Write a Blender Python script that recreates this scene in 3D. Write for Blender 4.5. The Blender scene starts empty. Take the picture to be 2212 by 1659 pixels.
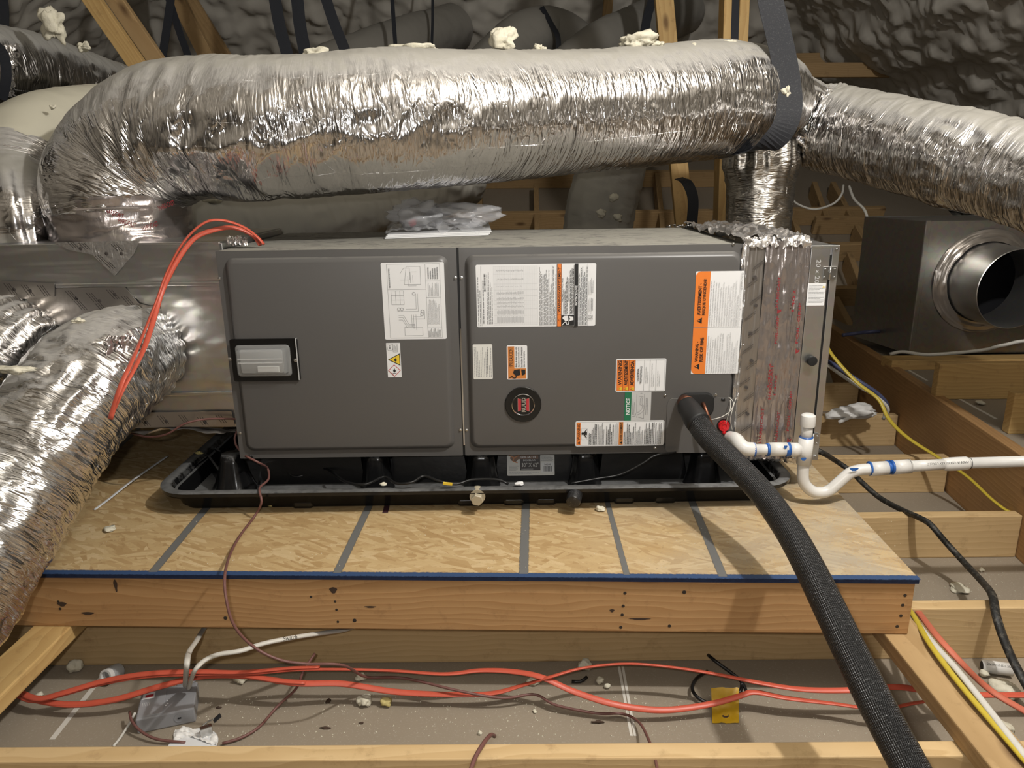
import bpy, bmesh, math, random
import numpy as np
from mathutils import Vector, Matrix

random.seed(7)
scene = bpy.context.scene
COL = scene.collection

# ------------------------------------------------------------------ camera
CAM = Vector((0.0, 0.0, 1.154))
F, PITCH, ROLL = 1600.0, math.radians(15.7), 0.014
cp, sp_ = math.cos(PITCH), math.sin(PITCH)
FW = Vector((0, cp, -sp_))
R0, U0 = Vector((1, 0, 0)), Vector((0, sp_, cp))
RT = (R0 * math.cos(ROLL) - U0 * math.sin(ROLL))
UP = (U0 * math.cos(ROLL) + R0 * math.sin(ROLL))
cam_d = bpy.data.cameras.new('camera')
cam_d.sensor_width = 36.0
cam_d.lens = F / 2212 * 36
cam_d.clip_start = 0.02
cam = bpy.data.objects.new('camera', cam_d)
COL.objects.link(cam)
cam.matrix_world = Matrix(((RT.x, UP.x, -FW.x, CAM.x), (RT.y, UP.y, -FW.y, CAM.y), (RT.z, UP.z, -FW.z, CAM.z), (0, 0, 0, 1)))
scene.camera = cam

# ------------------------------------------------------------------ world, lights, exposure
w = bpy.data.worlds.new('attic_air')
scene.world = w
w.use_nodes = True
w.node_tree.nodes['Background'].inputs[0].default_value = (0.9, 0.95, 1.0, 1)
w.node_tree.nodes['Background'].inputs[1].default_value = 0.05
vs = scene.view_settings
vs.view_transform = 'Standard'
vs.look = 'None'
vs.exposure = 0.0
vs.gamma = 1.0
vs.use_curve_mapping = False
cy = scene.cycles                                    # light paths only: a closed room full of foil needs few bounces
cy.max_bounces, cy.diffuse_bounces, cy.glossy_bounces, cy.transmission_bounces, cy.transparent_max_bounces = 3, 2, 2, 2, 5
cy.caustics_reflective = cy.caustics_refractive = False


def bulb(name, loc, energy, radius, col):
    l = bpy.data.lights.new(name, 'POINT')
    l.energy = energy
    l.shadow_soft_size = radius
    l.color = col
    o = bpy.data.objects.new(name, l)
    o.location = loc
    COL.objects.link(o)
    return o


bulb('work_light', (0.95, 0.85, 2.3), 126, 0.04, (1.0, 0.978, 0.95))
bulb('phone_light', (-0.06, -0.02, 1.22), 24, 0.02, (1.0, 0.985, 0.97))


# ------------------------------------------------------------------ pixel -> place
def ray(px, py):
    return FW + RT * ((px - 1106) / F) - UP * ((py - 829.5) / F)


def PY(px, py, Y):
    d = ray(px, py)
    return CAM + d * (Y / d.y)


def PZ(px, py, Z):
    d = ray(px, py)
    return CAM + d * ((Z - CAM.z) / d.z)


def PD(px, py, t):
    return CAM + ray(px, py) * t


def PP(px, py, p, n):
    d = ray(px, py)
    return CAM + d * ((p - CAM).dot(n) / d.dot(n))


# ------------------------------------------------------------------ materials
MATS = {}


class NT:
    def __init__(s, name):
        s.m = bpy.data.materials.new(name)
        s.m.use_nodes = True
        s.t = s.m.node_tree
        s.b = s.t.nodes['Principled BSDF']
        s.out = s.t.nodes['Material Output']
        MATS[name] = s.m

    def n(s, typ, inp=None, **kw):
        nd = s.t.nodes.new('ShaderNode' + typ)
        for k, v in kw.items():
            setattr(nd, k, v)
        for k, v in (inp or {}).items():
            s.set(nd.inputs[k], v)
        return nd

    def set(s, sock, v):
        if isinstance(v, bpy.types.NodeSocket):
            s.t.links.new(v, sock)
        elif isinstance(v, bpy.types.Node):
            s.t.links.new(v.outputs[0], sock)
        elif isinstance(v, tuple) and len(v) == 3 and sock.type == 'RGBA':
            sock.default_value = (*v, 1)
        else:
            sock.default_value = v

    def p(s, **kw):
        for k, v in kw.items():
            s.set(s.b.inputs[k.replace('_', ' ')], v)
        return s

    def coord(s, kind='Object'):
        return s.n('TexCoord').outputs[kind]

    def mapping(s, vec, scale=(1, 1, 1), rot=(0, 0, 0), loc=(0, 0, 0)):
        return s.n('Mapping', {'Vector': vec, 'Scale': scale, 'Rotation': rot, 'Location': loc}).outputs[0]

    def noise(s, vec, scale, detail=4, rough=0.55, dist=0.0):
        return s.n('TexNoise', {'Vector': vec, 'Scale': scale, 'Detail': detail, 'Roughness': rough, 'Distortion': dist}).outputs[0]

    def ramp(s, fac, stops):
        r = s.n('ValToRGB', {'Fac': fac})
        e = r.color_ramp.elements
        while len(e) < len(stops):
            e.new(0.5)
        for i, (pos, c) in enumerate(stops):
            e[i].position = pos
            e[i].color = (*c, 1) if isinstance(c, tuple) else (c, c, c, 1)
        return r.outputs[0]

    def math(s, op, a, b=0.0, c=0.0):
        return s.n('Math', {0: a, 1: b, 2: c}, operation=op).outputs[0]

    def mix(s, fac, a, b, blend='MIX'):
        nd = s.n('Mix', data_type='RGBA', blend_type=blend)
        s.set(nd.inputs[0], fac)
        s.set(nd.inputs[6], a)
        s.set(nd.inputs[7], b)
        return nd.outputs[2]

    def bump(s, h, strength=0.3, dist=0.01, normal=None):
        d = {'Height': h, 'Strength': strength, 'Distance': dist}
        if normal is not None:
            d['Normal'] = normal
        return s.n('Bump', d).outputs[0]


def plain(name, col, rough=0.5, metal=0.0, spec=0.5, **kw):
    return NT(name).p(Base_Color=col, Roughness=rough, Metallic=metal, Specular_IOR_Level=spec, **kw)


def up_mask(k, lo, hi, noise_amt=0.25, scale=38.0):
    """dusting that has settled on whatever faces up"""
    g = k.n('NewGeometry')
    z = k.n('SeparateXYZ', {0: g.outputs['Normal']}).outputs[2]
    n = k.noise(k.coord('Object'), scale, 3, 0.7)
    v = k.math('ADD', z, k.math('MULTIPLY', k.math('SUBTRACT', n, 0.5), noise_amt * 2))
    return k.n('MapRange', {0: v, 1: lo, 2: hi}).outputs[0]


def foil(name, base, rough, dustcol, lo, hi, damt=0.25, crinkle=1.0, metal=1.0):
    k = NT(name)
    uv = k.coord('UV')
    co = k.n('Attribute', attribute_name='duct_co').outputs['Vector']    # along the duct, and round it without a seam
    n1 = k.noise(k.mapping(co, (120, 10, 10)), 1.0, 3, 0.62, 0.4)
    n2 = k.noise(k.mapping(co, (38, 11, 11)), 1.0, 2, 0.6, 0.7)
    crease = k.math('ABSOLUTE', k.math('SUBTRACT', n2, 0.5))            # sharp creases where the broad folds cross
    th = []
    for rot, sc in ((0.0, 20.0), (1.05, 17.0), (-1.05, 17.0)):           # woven scrim threads under the foil
        sep = k.n('SeparateXYZ', {0: k.mapping(uv, (sc, sc, 1), (0, 0, rot))}).outputs[1]
        th.append(k.math('LESS_THAN', k.math('FRACT', sep), 0.035))
    scr = k.math('MAXIMUM', k.math('MAXIMUM', th[0], th[1]), th[2])
    h = k.math('ADD', k.math('MULTIPLY', n1, 0.6), k.math('MULTIPLY', crease, 1.7))
    h = k.math('ADD', h, k.math('MULTIPLY', scr, 0.05))
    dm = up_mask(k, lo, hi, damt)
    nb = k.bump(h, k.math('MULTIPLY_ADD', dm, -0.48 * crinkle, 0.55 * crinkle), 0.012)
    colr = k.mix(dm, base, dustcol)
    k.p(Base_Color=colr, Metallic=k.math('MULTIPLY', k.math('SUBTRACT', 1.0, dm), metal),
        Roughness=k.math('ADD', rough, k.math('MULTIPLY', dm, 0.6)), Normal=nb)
    return k


foil('foil_jacket', (0.70, 0.68, 0.665), 0.16, (0.40, 0.38, 0.335), 0.42, 0.80, 0.22)
foil('foil_clean', (0.80, 0.785, 0.77), 0.20, (0.46, 0.43, 0.37), 0.72, 1.15, 0.25, 1.25)
foil('foil_dull', (0.62, 0.59, 0.54), 0.26, (0.34, 0.32, 0.27), 0.30, 0.75, 0.15)
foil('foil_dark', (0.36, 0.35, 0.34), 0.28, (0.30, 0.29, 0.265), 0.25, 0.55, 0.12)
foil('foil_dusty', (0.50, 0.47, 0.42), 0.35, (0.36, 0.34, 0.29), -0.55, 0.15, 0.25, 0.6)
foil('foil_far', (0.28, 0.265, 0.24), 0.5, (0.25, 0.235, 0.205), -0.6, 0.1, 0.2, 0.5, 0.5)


def tape(name, base, rough, strength):
    k = NT(name)
    oc = k.coord('Object')
    n1 = k.noise(k.mapping(oc, (1, 1, 0.25)), 60, 4, 0.6, 1.0)
    n2 = k.noise(oc, 14, 3, 0.5, 0.5)
    h = k.math('ADD', k.math('MULTIPLY', n1, 0.4), n2)
    k.p(Base_Color=base, Metallic=0.85, Roughness=rough, Normal=k.bump(h, strength, 0.01))


tape('foil_tape', (0.52, 0.465, 0.44), 0.24, 0.30)
tape('foil_tape_flat', (0.50, 0.46, 0.42), 0.28, 0.12)
tape('foil_tape_crumpled', (0.80, 0.77, 0.74), 0.24, 0.7)


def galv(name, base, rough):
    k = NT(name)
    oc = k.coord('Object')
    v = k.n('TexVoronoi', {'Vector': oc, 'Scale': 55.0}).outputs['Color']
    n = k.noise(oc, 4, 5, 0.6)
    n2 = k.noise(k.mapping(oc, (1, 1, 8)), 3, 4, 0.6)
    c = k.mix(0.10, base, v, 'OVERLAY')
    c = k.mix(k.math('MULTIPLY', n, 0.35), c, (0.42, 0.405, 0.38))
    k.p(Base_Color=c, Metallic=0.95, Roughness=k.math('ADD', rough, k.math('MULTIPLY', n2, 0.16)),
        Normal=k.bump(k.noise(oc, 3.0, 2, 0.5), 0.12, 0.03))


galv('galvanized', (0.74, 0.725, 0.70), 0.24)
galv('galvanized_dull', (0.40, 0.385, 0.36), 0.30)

k = NT('furnace_paint')
dm = up_mask(k, 0.75, 1.0, 0.0)
dn = k.ramp(k.noise(k.mapping(k.coord('Object'), (5, 9, 1)), 2.2, 5, 0.75, 1.6), [(0.34, 0.10), (0.50, 0.95)])
k.p(Base_Color=k.mix(k.math('MULTIPLY', dm, dn), (0.108, 0.103, 0.098), (0.33, 0.315, 0.27)),
    Roughness=k.math('ADD', 0.40, k.math('MULTIPLY', dm, 0.4)))
plain('black_gasket', (0.006, 0.006, 0.006), 0.55)
k = NT('pan_plastic')
dm = up_mask(k, 0.55, 1.0, 0.55, 60)
n = k.noise(k.coord('Object'), 6, 5, 0.6)
k.p(Base_Color=k.mix(k.math('MULTIPLY', dm, k.math('MULTIPLY', n, 1.3)), (0.0065, 0.0065, 0.0068), (0.21, 0.21, 0.205)),
    Roughness=k.math('ADD', 0.22, k.math('MULTIPLY', dm, 0.4)), Normal=k.bump(k.noise(k.coord('Object'), 30, 3), 0.10, 0.004))


def wood(name, c_dark, c_mid, c_light, knots=True, tint=0.35):
    k = NT(name)
    oc = k.coord('Object')
    rnd = k.n('ObjectInfo').outputs['Random']
    off = k.n('CombineXYZ', {0: k.math('MULTIPLY', rnd, 37.0), 1: k.math('MULTIPLY', rnd, 11.0), 2: k.math('MULTIPLY', rnd, 23.0)}).outputs[0]
    v = k.n('VectorMath', {0: oc, 1: off}, operation='ADD').outputs[0]
    warp = k.noise(k.mapping(v, (1.3, 6, 6)), 1.0, 3, 0.5)
    rings = k.n('SeparateXYZ', {0: v})
    r = k.math('ADD', k.math('MULTIPLY', rings.outputs[2], 62.0), k.math('MULTIPLY', warp, 9.0))
    r = k.math('ADD', r, k.math('MULTIPLY', rings.outputs[1], 30.0))
    sw = k.math('FRACT', r)
    grain = k.ramp(sw, [(0.0, 0.0), (0.72, 0.75), (0.93, 1.0), (1.0, 0.0)])
    fine = k.noise(k.mapping(v, (5, 160, 160)), 1.0, 4, 0.6)
    c = k.mix(k.math('MULTIPLY', grain, 0.72), c_light, c_mid)
    c = k.mix(k.math('MULTIPLY', fine, 0.30), c, c_mid)
    blot = k.noise(k.mapping(v, (2.2, 7, 7)), 1.0, 4, 0.55)
    c = k.mix(k.ramp(blot, [(0.42, 0.0), (0.75, tint)]), c, c_mid)
    if knots:
        vo = k.n('TexVoronoi', {'Vector': k.mapping(v, (3.2, 8.0, 8.0)), 'Scale': 1.0}).outputs['Distance']
        kn = k.ramp(vo, [(0.05, 0.95), (0.16, 0.0)])
        c = k.mix(kn, c, c_dark)
    dirt = k.noise(v, 22, 6, 0.7)
    c = k.mix(k.ramp(dirt, [(0.56, 0.0), (0.75, 0.4)]), c, c_dark)
    k.p(Base_Color=c, Roughness=0.62, Specular_IOR_Level=0.3, Normal=k.bump(k.math('ADD', grain, fine), 0.12, 0.002))


wood('pine_orange', (0.16, 0.075, 0.032), (0.42, 0.22, 0.085), (0.60, 0.36, 0.165))
wood('pine_pale', (0.24, 0.13, 0.055), (0.54, 0.36, 0.17), (0.68, 0.49, 0.26))
wood('pine_aged', (0.15, 0.085, 0.04), (0.37, 0.235, 0.105), (0.50, 0.335, 0.165))
wood('fir_yellow', (0.20, 0.11, 0.04), (0.50, 0.30, 0.11), (0.66, 0.45, 0.19))
wood('plywood_brown', (0.16, 0.08, 0.03), (0.34, 0.185, 0.075), (0.47, 0.275, 0.12), True, 0.7)

# strand board
k = NT('strand_board')
oc = k.coord('Object')
cols, h = None, None
wob = k.n('VectorMath', {0: k.n('TexNoise', {'Vector': oc, 'Scale': 9.0, 'Detail': 2}).outputs[1], 'Scale': 1.3}, operation='SCALE').outputs[0]
for i, (rot, sx, sy, seed) in enumerate(((0.10, 13, 62, 0), (-0.75, 15, 70, 3.3), (0.95, 15, 75, 7.1), (-0.25, 12, 80, 12.0), (0.45, 17, 95, 17.0))):
    vv = k.mapping(k.mapping(oc, (1, 1, 1), (0, 0, rot)), (sx, sy, 1), (0, 0, 0), (seed, seed * 2, 0))
    vv = k.n('VectorMath', {0: vv, 1: wob}, operation='ADD').outputs[0]
    vo = k.n('TexVoronoi', {'Vector': vv, 'Scale': 1.0, 'Randomness': 1.0}, voronoi_dimensions='2D')
    g = k.n('SeparateColor', {0: vo.outputs['Color']})
    ci = k.ramp(g.outputs[0], [(0.0, (0.42, 0.27, 0.12)), (0.35, (0.52, 0.36, 0.175)), (0.75, (0.60, 0.44, 0.23)), (1.0, (0.68, 0.52, 0.30))])
    if cols is None:
        cols, h = ci, g.outputs[0]
    else:
        sel = k.math('GREATER_THAN', g.outputs[1], 0.55)
        cols = k.mix(sel, cols, ci)
        h = k.math('ADD', k.math('MULTIPLY', h, 0.7), k.math('MULTIPLY', g.outputs[0], sel))
fine = k.noise(k.mapping(oc, (40, 110, 1)), 1.0, 4, 0.65, 2.5)
cols = k.mix(k.math('MULTIPLY', fine, 0.5), cols, (0.40, 0.26, 0.115))
spk = k.noise(oc, 95, 4, 0.7)
cols = k.mix(k.ramp(spk, [(0.60, 0.0), (0.72, 0.55)]), cols, (0.16, 0.085, 0.03))
# spray-foam dusting that has drifted over the end of the board
sx = k.n('SeparateXYZ', {0: oc})
drift = k.n('MapRange', {0: sx.outputs[0], 1: -0.75, 2: -0.10}).outputs[0]
dn = k.noise(oc, 260, 5, 0.8)
dl = k.noise(oc, 5, 4, 0.6)
dmask = k.math('MULTIPLY', drift, k.ramp(k.math('ADD', k.math('MULTIPLY', dn, 0.5), k.math('MULTIPLY', dl, 0.5)), [(0.42, 0.0), (0.56, 0.8)]))
cols = k.mix(dmask, cols, (0.40, 0.36, 0.29))
k.p(Base_Color=cols, Roughness=0.68, Specular_IOR_Level=0.3, Normal=k.bump(h, 0.22, 0.004))


def spray(name, col, cov):
    k = NT(name)
    oc = k.coord('Object')
    uvx = k.n('SeparateXYZ', {0: k.coord('UV')})
    edge = k.math('SUBTRACT', 0.5, k.math('ABSOLUTE', k.math('SUBTRACT', uvx.outputs[1], 0.5)))
    n = k.noise(oc, 170, 6, 0.75)
    a = k.math('ADD', k.math('MULTIPLY', edge, 3.0), k.math('SUBTRACT', n, cov))
    k.p(Base_Color=col, Roughness=0.6, Alpha=k.n('MapRange', {0: a, 1: 0.0, 2: 0.35}).outputs[0])


spray('spray_grey', (0.150, 0.148, 0.140), 0.66)
spray('spray_maroon', (0.05, 0.015, 0.022), 0.5)
spray('spray_blue', (0.030, 0.065, 0.155), 0.95)
k = NT('blue_edge')
k.p(Base_Color=k.mix(k.ramp(k.noise(k.coord('Object'), 60, 5, 0.7), [(0.4, 0.0), (0.7, 0.6)]), (0.008, 0.022, 0.075), (0.02, 0.05, 0.13)), Roughness=0.6,
    Normal=k.bump(k.noise(k.coord('Object'), 90, 4), 0.5, 0.004))

k = NT('drywall_paper')
oc = k.coord('Object')
n = k.noise(oc, 2.5, 4, 0.6)
s = k.ramp(k.noise(oc, 210, 5, 0.75), [(0.57, 0.0), (0.66, 0.55)])
c = k.mix(n, (0.27, 0.222, 0.165), (0.34, 0.285, 0.215))
c = k.mix(s, c, (0.46, 0.42, 0.35))
k.p(Base_Color=c, Roughness=0.85, Specular_IOR_Level=0.2)
plain('joint_paper', (0.66, 0.62, 0.55), 0.8)

k = NT('spray_foam')
k.p(Base_Color=k.mix(k.noise(k.coord('Object'), 5, 3, 0.6), (0.48, 0.45, 0.395), (0.66, 0.62, 0.545)), Roughness=0.85, Specular_IOR_Level=0.2)
k = NT('foam_scrap')
oc = k.coord('Object')
k.p(Base_Color=k.mix(k.noise(oc, 60, 4), (0.62, 0.57, 0.42), (0.76, 0.72, 0.60)), Roughness=0.8, Normal=k.bump(k.noise(oc, 140, 4), 0.5, 0.004))
k = NT('foam_scrap_yellow')
k.p(Base_Color=(0.60, 0.50, 0.20), Roughness=0.8, Normal=k.bump(k.noise(k.coord('Object'), 120, 4), 0.5, 0.004))
plain('dark_chip', (0.06, 0.035, 0.022), 0.8)

k = NT('hose_sleeve')
uv = k.coord('UV')
su = k.n('SeparateXYZ', {0: uv})
wx = k.math('ABSOLUTE', k.math('SINE', k.math('MULTIPLY', su.outputs[0], 900.0)))
wy = k.math('ABSOLUTE', k.math('SINE', k.math('MULTIPLY', su.outputs[1], 52 / (2 * .0284))))
wv = k.math('MULTIPLY', wx, wy)
speckle = k.ramp(k.noise(k.coord('Object'), 240, 5, 0.8), [(0.58, 0.0), (0.66, 0.9)])  # pale speckles painted in as highlights on the mesh
k.p(Base_Color=k.mix(k.math('MULTIPLY', speckle, k.math('SUBTRACT', 1.0, wv)), k.mix(wv, (0.017, 0.017, 0.0175), (0.005, 0.005, 0.005)), (0.30, 0.30, 0.30)), Roughness=0.32,
    Normal=k.bump(k.math('SUBTRACT', 1.0, wv), 0.8, 0.0015))
k = NT('strap_web')
k.p(Base_Color=k.mix(k.ramp(k.noise(k.coord('Object'), 230, 4, 0.8), [(0.55, 0.0), (0.72, 0.6)]), (0.012, 0.013, 0.017), (0.12, 0.12, 0.12)), Roughness=0.7)
plain('strap_far', (0.010, 0.012, 0.018), 0.7)
plain('rubber_black', (0.010, 0.010, 0.010), 0.6)


def cable(name, col, rough=0.38):
    k = NT(name)
    oc = k.coord('Object')
    n = k.noise(oc, 40, 5, 0.7)
    dk = tuple(x * 0.72 for x in col)
    k.p(Base_Color=k.mix(k.math('MULTIPLY', n, 0.7), col, dk), Roughness=rough, Specular_IOR_Level=0.4)


cable('cable_orange', (0.66, 0.120, 0.070))
cable('cable_orange_dusty', (0.62, 0.17, 0.10), 0.6)
cable('cable_white', (0.70, 0.67, 0.60))
cable('cable_yellow', (0.62, 0.47, 0.055))
cable('cable_blue', (0.07, 0.08, 0.16))
cable('cable_mauve', (0.195, 0.088, 0.075), 0.45)
cable('cable_black', (0.010, 0.010, 0.010), 0.35)
k = NT('cable_black_dusty')
k.p(Base_Color=k.mix(k.ramp(k.noise(k.mapping(k.coord('Object'), (1, 1, 1)), 90, 6, 0.75), [(0.50, 0.0), (0.70, 0.8)]), (0.013, 0.013, 0.012), (0.20, 0.18, 0.145)), Roughness=0.6)
k = NT('pvc')
n = k.noise(k.coord('Object'), 25, 4, 0.6)
k.p(Base_Color=k.mix(n, (0.80, 0.785, 0.75), (0.66, 0.64, 0.60)), Roughness=0.30)
plain('pvc_grey', (0.36, 0.36, 0.36), 0.5)
k = NT('pvc_primer')
k.p(Base_Color=k.mix(k.noise(k.coord('Object'), 50, 3), (0.012, 0.07, 0.33), (0.04, 0.17, 0.50)), Roughness=0.35)
plain('label_white', (0.80, 0.80, 0.795), 0.42)
plain('label_cream', (0.74, 0.73, 0.68), 0.45)
plain('label_grey', (0.52, 0.52, 0.51), 0.45)
plain('label_orange', (0.80, 0.215, 0.035), 0.42)
plain('label_amber', (0.62, 0.22, 0.05), 0.42)
plain('label_green', (0.018, 0.16, 0.075), 0.42)
plain('label_yellow', (0.80, 0.56, 0.045), 0.42)
plain('ink_black', (0.012, 0.012, 0.012), 0.5)
plain('ink_grey', (0.24, 0.24, 0.24), 0.5)
plain('ink_pale', (0.50, 0.50, 0.50), 0.5)
plain('ink_red', (0.50, 0.035, 0.045), 0.45)
plain('ink_tape_red', (0.27, 0.03, 0.035), 0.45)
plain('ink_tape_dark', (0.065, 0.055, 0.05), 0.45)
plain('ink_brown', (0.20, 0.105, 0.055), 0.45)
plain('ink_dark_brown', (0.030, 0.022, 0.018), 0.45)
plain('gloss_black', (0.008, 0.008, 0.008), 0.16)
plain('chrome', (0.75, 0.75, 0.76), 0.12, 1.0)
plain('steel_screw', (0.58, 0.58, 0.57), 0.28, 1.0)
plain('copper', (0.24, 0.105, 0.065), 0.42, 0.9)
plain('red_cap', (0.62, 0.012, 0.018), 0.30)
k = NT('clear_plastic')
k.p(Base_Color=(0.86, 0.87, 0.85), Roughness=0.16, Alpha=0.26, Specular_IOR_Level=0.7)
k = NT('film_plastic')
k.p(Base_Color=(0.95, 0.95, 0.97), Roughness=0.16, Alpha=0.30, Specular_IOR_Level=0.9)
plain('inner_grey', (0.20, 0.20, 0.19), 0.5)
plain('pale_inside', (0.60, 0.60, 0.58), 0.5)
plain('tag_yellow', (0.60, 0.355, 0.012), 0.42)
plain('box_grey', (0.30, 0.30, 0.31), 0.42)
plain('box_dark', (0.010, 0.010, 0.012), 0.8)
plain('nail_steel', (0.055, 0.045, 0.038), 0.55, 0.4)
plain('plug_beige', (0.46, 0.40, 0.285), 0.45)
plain('cloth_white', (0.84, 0.82, 0.78), 0.75)


# ------------------------------------------------------------------ builders
def put(name, verts, faces, mat, parent=None, smooth=False, uvs=None, keep=False, co=None):
    """one mesh object; its origin goes to the middle of its base, or it joins its parent's frame"""
    vs_ = [Vector(v) for v in verts]
    me = bpy.data.meshes.new(name)
    ob = bpy.data.objects.new(name, me)
    if parent is None and not keep:
        o = Vector((sum(v.x for v in vs_) / len(vs_), sum(v.y for v in vs_) / len(vs_), min(v.z for v in vs_)))
        vs_ = [v - o for v in vs_]
        ob.location = o
    me.from_pydata([tuple(v) for v in vs_], [], [tuple(f) for f in faces])
    if uvs is not None:
        l = me.uv_layers.new(name='UVMap')
        li = np.empty(len(me.loops), dtype=np.int32)
        me.loops.foreach_get('vertex_index', li)
        l.data.foreach_set('uv', np.asarray(uvs, dtype=np.float32)[li].ravel())
    if co is not None:
        at = me.attributes.new('duct_co', 'FLOAT_VECTOR', 'POINT')
        at.data.foreach_set('vector', np.asarray(co, dtype=np.float32).ravel())
    if mat:
        me.materials.append(MATS[mat])
    if smooth:
        me.polygons.foreach_set('use_smooth', [True] * len(me.polygons))
    me.update()
    COL.objects.link(ob)
    if parent is not None:
        adopt(ob, parent)
    return ob


def world_of(o):
    m = o.matrix_basis.copy()
    if o.parent:
        return world_of(o.parent) @ o.matrix_parent_inverse @ m
    return m


def adopt(ob, parent):
    ob.parent = parent
    ob.matrix_parent_inverse = world_of(parent).inverted()


def thing(name, loc, label, cat, group=None, kind=None):
    e = bpy.data.objects.new(name, None)
    e.empty_display_size = 0.05
    e.location = loc
    COL.objects.link(e)
    return tag(e, label, cat, group, kind)


def tag(o, label=None, cat=None, group=None, kind=None):
    if label:
        o['label'] = label
    if cat:
        o['category'] = cat
    if group:
        o['group'] = group
    if kind:
        o['kind'] = kind
    return o


def boxv(lo, hi):
    x0, y0, z0 = lo
    x1, y1, z1 = hi
    return ([(x0, y0, z0), (x1, y0, z0), (x1, y1, z0), (x0, y1, z0), (x0, y0, z1), (x1, y0, z1), (x1, y1, z1), (x0, y1, z1)],
            [(0, 3, 2, 1), (4, 5, 6, 7), (0, 1, 5, 4), (1, 2, 6, 5), (2, 3, 7, 6), (3, 0, 4, 7)])


def bevelled(verts, faces, b, seg=2):
    bm = bmesh.new()
    bv = [bm.verts.new(v) for v in verts]
    for f in faces:
        bm.faces.new([bv[i] for i in f])
    bmesh.ops.bevel(bm, geom=bm.edges[:], offset=b, segments=seg, affect='EDGES', profile=0.5)
    bmesh.ops.recalc_face_normals(bm, faces=bm.faces[:])
    bm.verts.index_update()
    v = [tuple(x.co) for x in bm.verts]
    f = [[x.index for x in q.verts] for q in bm.faces]
    bm.free()
    return v, f


def box(name, lo, hi, mat, parent=None, b=0.0, M=None, seg=2):
    v, f = boxv(lo, hi)
    if b:
        v, f = bevelled(v, f, b, seg)
    if M is not None:
        v = [M @ Vector(p) for p in v]
    return put(name, v, f, mat, parent)


def beam(name, a, b, w, h, mat, label=None, cat='lumber', up=Vector((0, 0, 1)), bev=0.003, parent=None, group=None):
    """board from a to b (middle of its section), local X along the length so the grain follows it"""
    a, b = Vector(a), Vector(b)
    x = (b - a)
    L = x.length
    x.normalize()
    y = up.cross(x).normalized()
    z = x.cross(y)
    v, f = boxv((-L / 2, -w / 2, -h / 2), (L / 2, w / 2, h / 2))
    v, f = bevelled(v, f, bev, 2)
    me = bpy.data.meshes.new(name)
    me.from_pydata(v, [], f)
    me.materials.append(MATS[mat])
    ob = bpy.data.objects.new(name, me)
    c = (a + b) / 2
    ob.matrix_world = Matrix(((x.x, y.x, z.x, c.x), (x.y, y.y, z.y, c.y), (x.z, y.z, z.z, c.z), (0, 0, 0, 1)))
    COL.objects.link(ob)
    if parent is not None:
        adopt(ob, parent)
    if label:
        tag(ob, label, cat, group)
    return ob


def spline(pts, step):
    P = [np.array(p, dtype=float) for p in pts]
    P = [2 * P[0] - P[1]] + P + [2 * P[-1] - P[-2]]
    out = []
    for i in range(1, len(P) - 2):
        p0, p1, p2, p3 = P[i - 1], P[i], P[i + 1], P[i + 2]
        n = max(2, int(np.linalg.norm(p2[:3] - p1[:3]) / step) + 1)
        for t in np.linspace(0, 1, n, endpoint=False):
            out.append(0.5 * ((2 * p1) + (-p0 + p2) * t + (2 * p0 - 5 * p1 + 4 * p2 - p3) * t * t + (-p0 + 3 * p1 - 3 * p2 + p3) * t ** 3))
    out.append(P[-2])
    A = np.array(out)
    s = np.concatenate([[0], np.cumsum(np.linalg.norm(np.diff(A[:, :3], axis=0), axis=1))])
    n = max(3, int(s[-1] / step) + 1)
    q = np.linspace(0, s[-1], n)
    return np.stack([np.interp(q, s, A[:, j]) for j in range(A.shape[1])], 1), q


def frames(C, up0=None):
    T = np.gradient(C, axis=0)
    T /= np.linalg.norm(T, axis=1)[:, None] + 1e-12
    u = np.array(up0 if up0 is not None else (0, 0, 1.0))
    if abs(np.dot(u, T[0])) > 0.95:
        u = np.array((0, 1.0, 0))
    N = np.zeros_like(C)
    u = u - T[0] * np.dot(u, T[0])
    N[0] = u / np.linalg.norm(u)
    for i in range(1, len(C)):
        v = N[i - 1] - T[i] * np.dot(N[i - 1], T[i])
        N[i] = v / np.linalg.norm(v)
    return T, N, np.cross(T, N)


def grid_faces(n, m):
    i = np.arange(n - 1)[:, None]
    j = np.arange(m)[None, :]
    a = i * m + j
    b = i * m + (j + 1) % m
    return np.stack([a, b, b + m, a + m], -1).reshape(-1, 4)


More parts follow.
